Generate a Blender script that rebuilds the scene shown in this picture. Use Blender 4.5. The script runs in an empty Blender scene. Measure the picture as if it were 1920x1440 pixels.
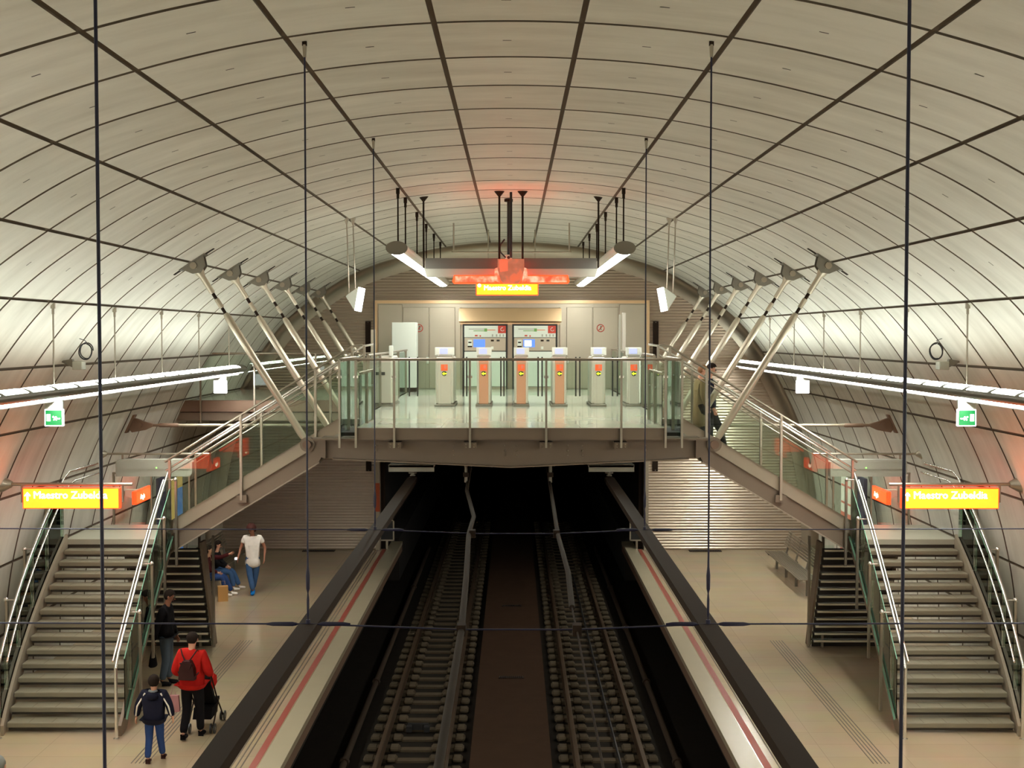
import bpy, math, random
from mathutils import Vector, Matrix
random.seed(7)
SC = bpy.context.scene
COL = SC.collection
PI = math.pi
# ---------------------------------------------------------------- camera, world, exposure
F = 2400.0                       # focal length in pixels of the 1920 wide frame
cam_d = bpy.data.cameras.new('camera')
cam_d.sensor_width = 36.0
cam_d.lens = F / 1920 * 36
cam_d.clip_end = 200
cam = bpy.data.objects.new('camera', cam_d)
COL.objects.link(cam)
cam.location = (0.05, 0, 6.4)
cam.rotation_euler = (PI / 2 - math.atan(92 / F), 0, math.atan(3 / F))
SC.camera = cam
w = bpy.data.worlds.new('world')
SC.world = w
w.use_nodes = True
w.node_tree.nodes['Background'].inputs[0].default_value = (0.9, 0.85, 0.75, 1)
w.node_tree.nodes['Background'].inputs[1].default_value = 0.01
SC.view_settings.view_transform = 'Standard'
SC.view_settings.look = 'None'
SC.view_settings.gamma = 1
SC.view_settings.exposure = 0.15
SC.view_settings.use_curve_mapping = False
cy = SC.cycles
cy.use_denoising = True
cy.max_bounces = 8
cy.diffuse_bounces = 4
cy.glossy_bounces = 4
cy.transmission_bounces = 4
cy.transparent_max_bounces = 24
cy.caustics_reflective = False
cy.caustics_refractive = False
cy.sample_clamp_indirect = 4
cy.use_adaptive_sampling = True
cy.adaptive_threshold = 0.03
# lamp strengths (the station's own fixtures)
LAMP_UP = 15.5
LAMP_DOWN = 115.0
LAMP_CENTRE = 26.0

# ---------------------------------------------------------------- materials
def lin(c):
    return tuple(((x / 255) / 12.92 if x / 255 <= .04045 else ((x / 255 + .055) / 1.055) ** 2.4) for x in c) + (1,)
def mat(name, rgb, rough=.5, metal=0.0, emit=None, power=0, spec=.5, noise=None, bump=None, aniso=0):
    m = bpy.data.materials.new(name)
    m.use_nodes = True
    nt = m.node_tree
    b = nt.nodes['Principled BSDF']
    b.inputs['Base Color'].default_value = lin(rgb)
    b.inputs['Roughness'].default_value = rough
    b.inputs['Metallic'].default_value = metal
    b.inputs['Specular IOR Level'].default_value = spec
    if emit:
        b.inputs['Emission Color'].default_value = emit + (1,)
        b.inputs['Emission Strength'].default_value = power
    if noise:
        sc, amt, stretch = noise
        tc = nt.nodes.new('ShaderNodeTexCoord')
        mp = nt.nodes.new('ShaderNodeMapping')
        mp.inputs['Scale'].default_value = stretch
        nz = nt.nodes.new('ShaderNodeTexNoise')
        nz.inputs['Scale'].default_value = sc
        nz.inputs['Detail'].default_value = 5
        nt.links.new(tc.outputs['Object'], mp.inputs['Vector'])
        nt.links.new(mp.outputs[0], nz.inputs['Vector'])
        mx = nt.nodes.new('ShaderNodeMix')
        mx.data_type = 'RGBA'
        c = lin(rgb)
        mx.inputs['A'].default_value = tuple(x * (1 - amt) for x in c[:3]) + (1,)
        mx.inputs['B'].default_value = tuple(min(1, x * (1 + amt)) for x in c[:3]) + (1,)
        nt.links.new(nz.outputs['Fac'], mx.inputs['Factor'])
        nt.links.new(mx.outputs['Result'], b.inputs['Base Color'])
        if bump:
            bp = nt.nodes.new('ShaderNodeBump')
            bp.inputs['Strength'].default_value = bump
            bp.inputs['Distance'].default_value = .01
            nt.links.new(nz.outputs['Fac'], bp.inputs['Height'])
            nt.links.new(bp.outputs[0], b.inputs['Normal'])
    return m
def glass_mat(name, tint, edge=.1):
    m = bpy.data.materials.new(name)
    m.use_nodes = True
    nt = m.node_tree
    nt.nodes.remove(nt.nodes['Principled BSDF'])
    out = nt.nodes['Material Output']
    tr = nt.nodes.new('ShaderNodeBsdfTransparent')
    tr.inputs[0].default_value = tint + (1,)
    gl = nt.nodes.new('ShaderNodeBsdfGlossy')
    gl.inputs['Roughness'].default_value = 0.0
    gl.inputs['Color'].default_value = (.9, 1, .95, 1)
    fr = nt.nodes.new('ShaderNodeFresnel')
    fr.inputs['IOR'].default_value = 1.5
    mx = nt.nodes.new('ShaderNodeMixShader')
    nt.links.new(fr.outputs[0], mx.inputs[0])
    nt.links.new(tr.outputs[0], mx.inputs[1])
    nt.links.new(gl.outputs[0], mx.inputs[2])
    nt.links.new(mx.outputs[0], out.inputs['Surface'])
    return m
def concrete_mat():
    m = mat('concrete_panel', (190, 184, 165), .55)
    nt = m.node_tree; b = nt.nodes['Principled BSDF']
    tc = nt.nodes.new('ShaderNodeTexCoord')
    mp = nt.nodes.new('ShaderNodeMapping'); mp.inputs['Scale'].default_value = (.55, 2.2, .55)
    nz = nt.nodes.new('ShaderNodeTexNoise'); nz.inputs['Scale'].default_value = 1.3; nz.inputs['Detail'].default_value = 7; nz.inputs['Roughness'].default_value = .62
    at = nt.nodes.new('ShaderNodeAttribute'); at.attribute_name = 'tone'
    ad = nt.nodes.new('ShaderNodeMath'); ad.operation = 'MULTIPLY_ADD'
    ad.inputs[1].default_value = .25; 
    rp = nt.nodes.new('ShaderNodeValToRGB')
    rp.color_ramp.elements[0].position = .05; rp.color_ramp.elements[0].color = lin((178, 172, 155))
    rp.color_ramp.elements[1].position = .8; rp.color_ramp.elements[1].color = lin((226, 223, 210))
    nt.links.new(tc.outputs['Object'], mp.inputs[0]); nt.links.new(mp.outputs[0], nz.inputs['Vector'])
    nt.links.new(at.outputs['Fac'], ad.inputs[0]); nt.links.new(nz.outputs['Fac'], ad.inputs[2])
    nt.links.new(ad.outputs[0], rp.inputs[0]); nt.links.new(rp.outputs[0], b.inputs['Base Color'])
    bp = nt.nodes.new('ShaderNodeBump'); bp.inputs['Strength'].default_value = .12; bp.inputs['Distance'].default_value = .01
    nt.links.new(nz.outputs['Fac'], bp.inputs['Height']); nt.links.new(bp.outputs[0], b.inputs['Normal'])
    return m
def tile_mat(name, rgb, rough, tile, line=.82, amt=.06, spec=.5):
    m = mat(name, rgb, rough, spec=spec)
    nt = m.node_tree; b = nt.nodes['Principled BSDF']
    tc = nt.nodes.new('ShaderNodeTexCoord')
    br = nt.nodes.new('ShaderNodeTexBrick')
    br.offset = 0
    c = lin(rgb)
    br.inputs['Color1'].default_value = tuple(x * (1 - amt) for x in c[:3]) + (1,)
    br.inputs['Color2'].default_value = tuple(x * (1 + amt) for x in c[:3]) + (1,)
    br.inputs['Mortar'].default_value = tuple(x * line for x in c[:3]) + (1,)
    br.inputs['Scale'].default_value = 1
    br.inputs['Mortar Size'].default_value = .006
    br.inputs['Brick Width'].default_value = tile[0]
    br.inputs['Row Height'].default_value = tile[1]
    nz = nt.nodes.new('ShaderNodeTexNoise'); nz.inputs['Scale'].default_value = 1.1; nz.inputs['Detail'].default_value = 6
    mx = nt.nodes.new('ShaderNodeMix'); mx.data_type = 'RGBA'; mx.blend_type = 'MULTIPLY'; mx.inputs['Factor'].default_value = .25
    nt.links.new(tc.outputs['Object'], br.inputs['Vector']); nt.links.new(tc.outputs['Object'], nz.inputs['Vector'])
    nt.links.new(br.outputs['Color'], mx.inputs['A']); nt.links.new(nz.outputs['Color'], mx.inputs['B'])
    nt.links.new(mx.outputs['Result'], b.inputs['Base Color'])
    return m
M = {}
M['panel'] = concrete_mat()
M['joint'] = mat('dark_joint', (104, 91, 75), .8)
M['mark'] = mat('lifting_mark', (70, 62, 52), .8)
M['platform'] = tile_mat('polished_platform_tile', (188, 166, 136), .13, (1.2, .6), amt=.03, spec=.85)
M['coping'] = mat('platform_coping', (170, 158, 132), .3, noise=(2, .08, (1, 1, 1)))
M['fascia'] = mat('platform_fascia', (118, 92, 74), .6, noise=(3, .12, (1, 1, 1)))
M['groove'] = mat('tactile_groove', (92, 78, 62), .7)
M['redline'] = mat('red_line', (150, 72, 58), .5)
M['landing'] = mat('pale_landing_tile', (172, 170, 152), .3)
M['mezz_floor'] = tile_mat('pale_polished_tile', (216, 216, 200), .12, (1.2, 1.2), amt=.02)
M['ballast'] = mat('dark_trackbed', (30, 25, 20), .9, spec=.08, noise=(6, .3, (1, 1, 1)))
M['slab'] = mat('brown_track_slab', (54, 38, 27), .85, spec=.08, noise=(3, .2, (1, 1, 1)), bump=.3)
M['sleeper'] = mat('sleeper_block', (72, 62, 49), .85, spec=.08, noise=(8, .2, (1, 1, 1)))
M['rail'] = mat('rail_steel', (84, 66, 50), .5, .6)
M['grime'] = mat('grimy_pipe', (58, 46, 36), .8, spec=.2)
M['steel'] = mat('stainless_steel', (222, 216, 204), .4, .75)
M['satin'] = mat('satin_steel', (172, 163, 148), .38, 1.0)
M['chrome'] = mat('polished_steel', (240, 238, 232), .24, .95)
M['clad'] = mat('steel_cladding', (222, 190, 150), .36, .85, noise=(1.5, .06, (1, 1, 1)))
M['cladgrey'] = mat('grey_steel_door', (186, 178, 160), .36, .8, noise=(1.5, .05, (1, 1, 1)))
M['corr'] = mat('corrugated_steel', (192, 176, 158), .33, .75)
M['beam'] = mat('painted_beam', (124, 108, 92), .5, .25, noise=(3, .06, (1, 1, 1)))
M['beamlight'] = mat('painted_steel_light', (158, 145, 126), .45, .3)
M['gate_pink'] = mat('rose_steel_cladding', (212, 158, 128), .4, .5)
M['fixture'] = mat('light_fixture_housing', (112, 108, 97), .42, .4)
M['wire'] = mat('dark_power_line', (44, 36, 29), .8, spec=.15)
M['strut'] = mat('brushed_strut_steel', (196, 187, 168), .34, .7)
M['dark'] = mat('dark_bronze', (43, 32, 24), .75, 0, spec=.12)
M['black'] = mat('black_paint', (22, 20, 20), .5)
M['cable'] = mat('navy_cable', (20, 18, 48), .5)
M['housing'] = mat('grey_housing', (128, 122, 110), .45, .4)
M['housing2'] = mat('pale_grey_housing', (172, 170, 156), .5, .1)
M['shell_dark'] = mat('dark_grey_shell', (104, 101, 94), .5, .1)
M['tread'] = mat('stone_tread', (126, 118, 98), .5, noise=(5, .08, (1, 1, 1)))
M['treadlit'] = mat('steel_nosing', (236, 226, 202), .4, .2)
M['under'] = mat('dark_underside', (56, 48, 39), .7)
M['glass'] = glass_mat('green_glass', (.925, .97, .935))
M['glassedge'] = mat('glass_edge', (120, 165, 140), .2)
M['white'] = mat('white_paint', (226, 232, 220), .45)
M['lamp'] = mat('lamp_lens', (255, 255, 255), .5, emit=(.93, 1, .90), power=LAMP_UP * 1.12)
M['lamp_dn'] = mat('lamp_strip', (255, 255, 255), .5, emit=(.97, 1, .93), power=LAMP_DOWN)
M['lamp_c'] = mat('centre_lens', (255, 255, 255), .5, emit=(.98, 1, .93), power=LAMP_CENTRE * 1.15)
M['flood'] = mat('flood_lens', (255, 255, 255), .5, emit=(.97, .97, 1), power=6)
M['lit_box'] = mat('lit_white_box', (255, 255, 255), .5, emit=(.98, .98, 1), power=2.5)
M['sign_face'] = mat('orange_lit_face', (255, 160, 20), .4, emit=(1, .078, .004), power=8.5)
M['sign_rim'] = mat('orange_lit_rim', (240, 80, 20), .4, emit=(1, .055, .012), power=2.0)
M['sign_small'] = mat('red_orange_lit_face', (240, 80, 20), .4, emit=(1, .05, .012), power=3.6)
M['sign_text'] = mat('lit_lettering', (255, 255, 255), .4, emit=(1, .9, .7), power=12)
M['sign_text_d'] = mat('pale_lettering', (255, 240, 200), .4, emit=(1, .9, .7), power=5)
M['red_lit'] = mat('red_lit_acrylic', (230, 90, 60), .15, emit=(1, .16, .08), power=.75, noise=(6, .3, (1, 1, 1)))
M['red_pale'] = mat('pale_red_lit', (250, 170, 140), .2, emit=(1, .5, .36), power=.9)
M['red_up'] = mat('red_up_lens', (230, 90, 60), .3, emit=(1, .12, .05), power=70)
M['red_smoke'] = mat('smoked_red_acrylic', (150, 82, 60), .12, emit=(.5, .12, .05), power=.35)
M['green_lit'] = mat('green_lit', (0, 60, 24), .5, emit=(.0, .36, .07), power=1.0)
M['green_led'] = mat('green_led', (60, 255, 60), .4, emit=(.2, 1, .1), power=4)
M['arrow'] = mat('arrow_lit', (230, 250, 40), .4, emit=(.75, 1, .04), power=1.0)
M['sticker'] = mat('orange_sticker', (240, 95, 45), .5, emit=(1, .13, .03), power=.25)  # weak glow added to the sticker's own orange
M['screen'] = mat('blue_screen', (60, 100, 210), .3, emit=(.12, .26, .85), power=.9)
M['screen_p'] = mat('pale_screen', (150, 160, 220), .3, emit=(.38, .42, .75), power=.8)
M['red'] = mat('red_plastic', (196, 62, 42), .5)
M['mapgreen'] = mat('map_green', (120, 170, 90), .6)
M['maporange'] = mat('map_orange', (220, 130, 80), .6)
M['orange'] = mat('orange_paint', (176, 74, 34), .6)
M['navy'] = mat('navy_panel', (36, 34, 70), .5)
M['adyellow'] = mat('poster_yellow', (226, 186, 96), .5, emit=(.7, .45, .14), power=.35)
M['adblue'] = mat('poster_blue', (70, 120, 190), .5, emit=(.08, .2, .5), power=.35)
M['adwhite'] = mat('poster_white', (230, 222, 205), .5, emit=(.8, .75, .65), power=.3)
M['adred'] = mat('poster_red', (210, 110, 90), .5, emit=(.7, .2, .14), power=.3)
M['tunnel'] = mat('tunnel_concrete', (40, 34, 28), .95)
M['near_black'] = mat('near_black', (18, 15, 13), 1.0)  # even near-black for the recess under the platforms and the tunnel's far end

# ---------------------------------------------------------------- helpers
class MB:
    """collects shapes into one mesh; each shape may carry its own material"""
    def __init__(self):
        self.v = []; self.f = []; self.mi = []; self.sm = []; self.mats = []; self.tone = []
    def _m(self, m):
        if m is None: m = M['steel']
        if m not in self.mats: self.mats.append(m)
        return self.mats.index(m)
    def add(self, vs, fs, m=None, smooth=False, tone=.3):
        o = len(self.v); k = self._m(m)
        self.v += [tuple(p) for p in vs]
        for f in fs:
            self.f.append([i + o for i in f]); self.mi.append(k); self.sm.append(smooth); self.tone.append(tone)
        return self
    def box(self, x0, x1, y0, y1, z0, z1, m=None, b=0):
        if x0 > x1: x0, x1 = x1, x0
        if y0 > y1: y0, y1 = y1, y0
        if z0 > z1: z0, z1 = z1, z0
        if b:
            b = min(b, (x1 - x0) / 2.2, (y1 - y0) / 2.2, (z1 - z0) / 2.2)
            vs = []
            for z, i in ((z0, b), (z0 + b, 0), (z1 - b, 0), (z1, b)):
                vs += [(x0 + i, y0 + i + (b if not i else 0), z), (x0 + i + (b if not i else 0), y0 + i, z), (x1 - i - (b if not i else 0), y0 + i, z), (x1 - i, y0 + i + (b if not i else 0), z),
                       (x1 - i, y1 - i - (b if not i else 0), z), (x1 - i - (b if not i else 0), y1 - i, z), (x0 + i + (b if not i else 0), y1 - i, z), (x0 + i, y1 - i - (b if not i else 0), z)]
            fs = [list(range(7, -1, -1)), list(range(24, 32))]
            for k in range(3):
                for j in range(8):
                    fs.append([k * 8 + j, k * 8 + (j + 1) % 8, (k + 1) * 8 + (j + 1) % 8, (k + 1) * 8 + j])
            return self.add(vs, fs, m)
        vs = [(x0, y0, z0), (x1, y0, z0), (x1, y1, z0), (x0, y1, z0), (x0, y0, z1), (x1, y0, z1), (x1, y1, z1), (x0, y1, z1)]
        return self.add(vs, [(3, 2, 1, 0), (4, 5, 6, 7), (0, 1, 5, 4), (1, 2, 6, 5), (2, 3, 7, 6), (3, 0, 4, 7)], m)
    def tube(self, pts, r, m=None, n=10, cap=True, flat=1.0):
        pts = [Vector(p) for p in pts]
        rs = r if isinstance(r, (list, tuple)) else [r] * len(pts)
        vs = []; fs = []
        up0 = None
        for i, p in enumerate(pts):
            a = pts[max(i - 1, 0)]; b = pts[min(i + 1, len(pts) - 1)]
            d = (b - a)
            if i and i < len(pts) - 1:
                d1 = (pts[i] - pts[i - 1]); d2 = (pts[i + 1] - pts[i])
                if d1.length > 1e-9 and d2.length > 1e-9: d = d1.normalized() + d2.normalized()
                elif d1.length <= 1e-9: d = d2
                else: d = d1
            if d.length < 1e-9: d = Vector((0, 0, 1))
            d.normalize()
            if up0 is None:
                up0 = Vector((0, 0, 1)) if abs(d.z) < .9 else Vector((1, 0, 0))
            s = d.cross(up0)
            if s.length < 1e-4: up0 = Vector((1, 0, 0)) if abs(d.x) < .9 else Vector((0, 1, 0)); s = d.cross(up0)
            s.normalize(); u = s.cross(d)
            for j in range(n):
                t = 2 * PI * j / n
                vs.append(p + s * (rs[i] * math.cos(t)) + u * (rs[i] * flat * math.sin(t)))
        for i in range(len(pts) - 1):
            for j in range(n):
                fs.append([i * n + j, i * n + (j + 1) % n, (i + 1) * n + (j + 1) % n, (i + 1) * n + j])
        self.add(vs, fs, m, True)
        if cap:
            k = len(pts) - 1
            self.add(vs[:n], [list(range(n - 1, -1, -1))], m)
            self.add(vs[k * n:], [list(range(n))], m)
        return self
    def prism(self, poly, axis, a, b, m=None, smooth=False):
        """poly of 2-D points extruded along an axis from a to b"""
        n = len(poly)
        def P3(p, t):
            return {'x': (t, p[0], p[1]), 'y': (p[0], t, p[1]), 'z': (p[0], p[1], t)}[axis]
        vs = [P3(p, a) for p in poly] + [P3(p, b) for p in poly]
        self.add(vs, [[i, (i + 1) % n, n + (i + 1) % n, n + i] for i in range(n)], m, smooth)
        self.add(vs, [list(range(n - 1, -1, -1)), list(range(n, 2 * n))], m)
        return self
    def ribbon(self, pts, z0, z1, t, m=None):
        """a vertical plate that follows pts: from z+z0 to z+z1, t thick"""
        pts = [Vector(p) for p in pts]; vs = []; fs = []
        for i, p in enumerate(pts):
            a = pts[max(i - 1, 0)]; b = pts[min(i + 1, len(pts) - 1)]
            d = (b - a); d.z = 0
            d.normalize(); s = Vector((-d.y, d.x, 0)) * (t / 2)
            vs += [p - s + Vector((0, 0, z0)), p + s + Vector((0, 0, z0)), p + s + Vector((0, 0, z1)), p - s + Vector((0, 0, z1))]
        for i in range(len(pts) - 1):
            for j in range(4):
                fs.append([i * 4 + j, i * 4 + (j + 1) % 4, i * 4 + 4 + (j + 1) % 4, i * 4 + 4 + j])
        fs += [[3, 2, 1, 0], [len(vs) - 4 + j for j in range(4)]]
        return self.add(vs, fs, m)
    def ball(self, c, r, m=None, n=12, k=8):
        c = Vector(c); r = Vector(r if isinstance(r, (tuple, list)) else (r, r, r)); vs = []; fs = []
        for i in range(k + 1):
            a = PI * i / k
            for j in range(n):
                b = 2 * PI * j / n
                vs.append((c.x + r.x * math.sin(a) * math.cos(b), c.y + r.y * math.sin(a) * math.sin(b), c.z + r.z * math.cos(a)))
        for i in range(k):
            for j in range(n):
                fs.append([i * n + j, (i + 1) * n + j, (i + 1) * n + (j + 1) % n, i * n + (j + 1) % n])
        return self.add(vs, fs, m, True)
    def build(self, name, parent=None, m=None, loc=None):
        """link as ONE object; verts are given in the parent's local space unless loc shifts the origin"""
        me = bpy.data.meshes.new(name)
        off = Vector(loc) if loc is not None else Vector((0, 0, 0))
        me.from_pydata([tuple(Vector(p) - off) for p in self.v], [], self.f)
        for x in self.mats: me.materials.append(x)
        me.polygons.foreach_set('material_index', self.mi)
        me.polygons.foreach_set('use_smooth', self.sm)
        if len(set(self.tone)) > 1:
            a = me.attributes.new('tone', 'FLOAT', 'FACE'); a.data.foreach_set('value', self.tone)
        me.validate(); me.update()
        o = bpy.data.objects.new(name, me); COL.objects.link(o)
        o.location = off
        if parent: o.parent = parent
        return o
def tag(o, label, cat, group=None, kind=None):
    if label: o['label'] = label
    if cat: o['category'] = cat
    if group: o['group'] = group
    if kind: o['kind'] = kind
    return o
def struct(o):
    o['kind'] = 'structure'; return o
def thing(name, label, cat, loc=(0, 0, 0), rz=0, group=None):
    o = bpy.data.objects.new(name, None); COL.objects.link(o)
    o.empty_display_size = .2
    o.location = loc; o.rotation_euler = (0, 0, rz)
    return tag(o, label, cat, group)
def kids(o):
    return [c for c in ALLKIDS.get(o.name, [])]
def copy_tree(o, loc=None, rz=None, label=None, parent=None):
    c = o.copy(); COL.objects.link(c)
    if parent: c.parent = parent
    if loc is not None: c.location = loc
    if rz is not None: c.rotation_euler = (0, 0, rz)
    if label: c['label'] = label
    for ch in [x for x in COL.objects if x.parent == o]:
        copy_tree(ch, parent=c)
    return c
SIDE = {-1: 'left', 1: 'right'}
def text_mesh(txt, size, m, name, parent, loc, rot, depth=.004, align='LEFT'):
    cu = bpy.data.curves.new(name, 'FONT'); cu.body = txt; cu.size = size; cu.extrude = depth; cu.align_x = align
    cu.resolution_u = 2
    tmp = bpy.data.objects.new('tmp_text', cu); COL.objects.link(tmp)
    dg = bpy.context.evaluated_depsgraph_get()
    me = bpy.data.meshes.new_from_object(tmp.evaluated_get(dg))
    bpy.data.objects.remove(tmp); me.materials.clear(); me.materials.append(m)
    o = bpy.data.objects.new(name, me); COL.objects.link(o)
    o.location = loc; o.rotation_euler = rot
    if parent: o.parent = parent
    return o

# ================================================================ THE SETTING
YB, YE = -4.5, 38.0            # back wall behind the viewer, end wall
JP = 1.426                     # pitch of the transverse panel joints
JO = 22.60
PROF = [(0, 9.12), (.64, 9.10), (1.93, 8.975), (3.22, 8.69), (4.45, 8.28), (5.55, 7.66), (6.57, 6.88), (7.36, 5.9), (7.98, 4.83), (8.5, 3.66), (8.85, 2.38), (9.02, 1.08), (9.06, -.25)]
def prof_pts(i, n=8):
    """points on the vault between longitudinal joints i and i+1 (i=0 is the crown strip, mirrored)"""
    P = [(-PROF[1][0], PROF[1][1])] + PROF[1:]
    a = P[i]; b = P[i + 1]
    p0 = P[i - 1] if i > 0 else (-PROF[2][0], PROF[2][1])
    p3 = P[i + 2] if i + 2 < len(P) else (2 * b[0] - a[0], 2 * b[1] - a[1])
    out = []
    for k in range(n + 1):
        t = k / n
        out.append(tuple(.5 * (2 * a[j] + (b[j] - p0[j]) * t + (2 * p0[j] - 5 * a[j] + 4 * b[j] - p3[j]) * t * t + (3 * a[j] - p0[j] - 3 * b[j] + p3[j]) * t ** 3) for j in (0, 1)))
    return out
def vault(mb, strips, s):
    for i in strips:
        pts = prof_pts(i)
        L = [0]
        for a, b in zip(pts, pts[1:]): L.append(L[-1] + math.hypot(b[0] - a[0], b[1] - a[1]))
        tot = L[-1]
        def at(d):
            d = max(0, min(tot, d))
            for k in range(len(pts) - 1):
                if d <= L[k + 1] + 1e-9:
                    t = (d - L[k]) / (L[k + 1] - L[k]); a, b = pts[k], pts[k + 1]
                    x, z = a[0] + (b[0] - a[0]) * t, a[1] + (b[1] - a[1]) * t
                    tx, tz = (b[0] - a[0]), (b[1] - a[1]); q = math.hypot(tx, tz)
                    return x, z, -tz / q, tx / q    # position and outward normal
        g = .026
        n = 8
        k0 = int((YB - JO) // JP); y = JO + k0 * JP
        while y < YE:
            y0 = max(YB, y + .032); y1 = min(YE, y + JP - .032)
            tone = random.random()
            if y1 - y0 > .05:
                for (ya, ea), (yb, eb), mm in ((y0, .022), (y0, 0), M['joint']), ((y0, 0), (y1, 0), M['panel']), ((y1, 0), (y1, .022), M['joint']):
                    vs = []
                    for q in range(n + 1):
                        x, z, nx, nz = at(g + (tot - 2 * g) * q / n)
                        for yy, e in ((ya, ea), (yb, eb)):
                            vs.append((s * (x + nx * e), yy, z + nz * e))
                    mb.add(vs, [[q * 2, q * 2 + 1, q * 2 + 3, q * 2 + 2][::(1 if s > 0 else -1)] for q in range(n)], mm, True, tone)
                for q in (0, n):
                    x, z, nx, nz = at(g if q == 0 else tot - g)
                    vv = [(s * x, y0, z), (s * x, y1, z), (s * (x + nx * .03), y1, z + nz * .03), (s * (x + nx * .03), y0, z + nz * .03)]
                    mb.add(vv, [(0, 1, 2, 3)], M['joint'], False, tone)
                x, z, nx, nz = at(tot / 2 - .05); x2, z2, _, _ = at(tot / 2 + .03)
                ym = (y0 + y1) / 2
                if y1 - y0 > 1 and i < 6:
                    mb.add([(s * (x - nx * .002), ym, z - nz * .002), (s * (x2 - nx * .002), ym, z2 - nz * .002), (s * (x2 - nx * .002), ym + .022, z2 - nz * .002), (s * (x - nx * .002), ym + .022, z - nz * .002)], [(0, 1, 2, 3)], M['mark'])
            y += JP
        # dark backing behind the joints, with real thickness
        vs = []
        for q in range(n + 1):
            x, z, nx, nz = at(tot * q / n)
            for yy in (YB, YE):
                for e in (.022, .2):
                    vs.append((s * (x + nx * e), yy, z + nz * e))
        fs = []
        for q in range(n):
            a = q * 4
            fs += [(a, a + 2, a + 6, a + 4), (a + 1, a + 5, a + 7, a + 3)]
        mb.add(vs, fs, M['joint'], True, .3)
mb = MB()
vault(mb, [0], 1)
for s in (-1, 1): vault(mb, range(1, 6), s)
struct(mb.build('ceiling'))
for s in (-1, 1):
    mb = MB(); vault(mb, range(6, 12), s)
    struct(mb.build('wall_' + SIDE[s]))
# end wall: corrugated steel, with the tunnel mouth cut out
def corr(mb, x0, x1, z0, z1, y=YE, p=.085, d=.028):
    n = int(round((z1 - z0) / p)); p = (z1 - z0) / n
    prof = []
    for k in range(n):
        z = z0 + k * p
        for t in range(8):
            prof.append((y - d * .5 * (1 - math.cos(2 * PI * t / 8)) - .002, z + p * t / 8))
    prof.append((y - .002, z1))
    vs = [(x0, a, b) for a, b in prof] + [(x1, a, b) for a, b in prof]
    k = len(prof)
    mb.add(vs, [(j, k + j, k + j + 1, j + 1) for j in range(k - 1)], M['corr'], True)
    mb.box(x0, x1, y, y + .3, z0, z1, M['under'])
mb = MB()
corr(mb, -9.3, -4.0, 0, 4.25); corr(mb, 4.0, 9.3, 0, 4.25); corr(mb, -9.3, 9.3, 4.25, 9.6)
struct(mb.build('wall_end'))
mb = MB().box(-9.6, 9.6, YB - .3, YB, -1.6, 9.7, M['panel'])
struct(mb.build('wall_back'))
# cove trim between the vault and the end wall
mb = MB(); ring = []
for s in (-1, 1):
    seq = []
    for i in range(0, 12): seq += prof_pts(i, 6)[(0 if i == 0 else 1):]
    seq = [p for p in seq if p[0] >= 0]
    ring = seq
    n = 6; vs = []; fs = []
    for k, (x, z) in enumerate(seq):
        a = seq[max(0, k - 1)]; b = seq[min(len(seq) - 1, k + 1)]
        tx, tz = b[0] - a[0], b[1] - a[1]; q = math.hypot(tx, tz) or 1; nx, nz = tz / q, -tx / q
        for j in range(n + 1):
            t = PI / 2 * j / n
            r = .42
            e = r * (1 - math.cos(t)); yy = YE - .03 - r * (1 - math.sin(t))
            vs.append((s * (x + nx * e), yy, z + nz * e))
    for k in range(len(seq) - 1):
        for j in range(n):
            f = (k * (n + 1) + j, k * (n + 1) + j + 1, (k + 1) * (n + 1) + j + 1, (k + 1) * (n + 1) + j)
            fs.append(f)
    mb.add(vs, fs, M['satin'], True)
struct(mb.build('trim_1'))
# platforms, track pit, tunnel
EDGE = 3.40
for s in (-1, 1):
    mb = MB().box(s * (EDGE + .34), s * 9.2, YB, YE + .1, -.3, 0, M['platform'])
    mb.box(s * (EDGE + .45), s * (EDGE + .75), YB, YE, -1.5, -.3, M['near_black'])
    struct(mb.build('floor'))
    mb = MB().box(s * EDGE, s * (EDGE + .34), YB, YE + 1.5, -.10, .002, M['coping'])
    mb.box(s * (EDGE + .008), s * (EDGE + .34), YB, YE + 1.5, -.3, -.10, M['fascia'])
    struct(mb.build('trim_2' if s < 0 else 'trim_3'))
    mb = MB().box(s * (EDGE + .36), s * (EDGE + .47), YB, YE, 0, .004, M['redline'])
    for k in range(5):
        mb.box(s * (EDGE + .58 + k * .075), s * (EDGE + .60 + k * .075), YB, YE, 0, .004, M['groove'])
    struct(mb.build('trim_4' if s < 0 else 'trim_5'))
    mb = MB()
    for k in range(5):
        mb.box(s * (5.42 + k * .06), s * (5.435 + k * .06), 18.9, 26.6, 0, .004, M['groove'])
    struct(mb.build('trim_6' if s < 0 else 'trim_7'))
mb = MB().box(-3.9, 3.9, YB, 75, -1.6, -1.22, M['ballast'])
mb.box(-.72, .72, YB, 75, -1.22, -1.08, M['slab'])
struct(mb.build('floor'))
mb = MB()
for s in (-1, 1):
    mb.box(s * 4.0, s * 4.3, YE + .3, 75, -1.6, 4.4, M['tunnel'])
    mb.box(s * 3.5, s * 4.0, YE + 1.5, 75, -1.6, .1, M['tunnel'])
mb.box(-4.3, 4.3, YE + .3, 75, 4.25, 4.6, M['tunnel']); mb.box(-4.3, 4.3, 75, 75.3, -1.6, 4.6, M['near_black'])
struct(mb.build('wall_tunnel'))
mb = MB()                      # portal jambs
for s in (-1, 1):
    mb.box(s * 3.93, s * 4.06, YE - .12, YE + .35, 0, 4.3, M['beamlight'])
    mb.box(s * 3.80, s * 3.93, YE + .2, YE + .34, 0, 4.2, M['dark'])
mb.box(-4.06, -3.925, YE - .13, YE - .11, 1.15, 2.0, M['orange'])
struct(mb.build('trim_8'))

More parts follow.
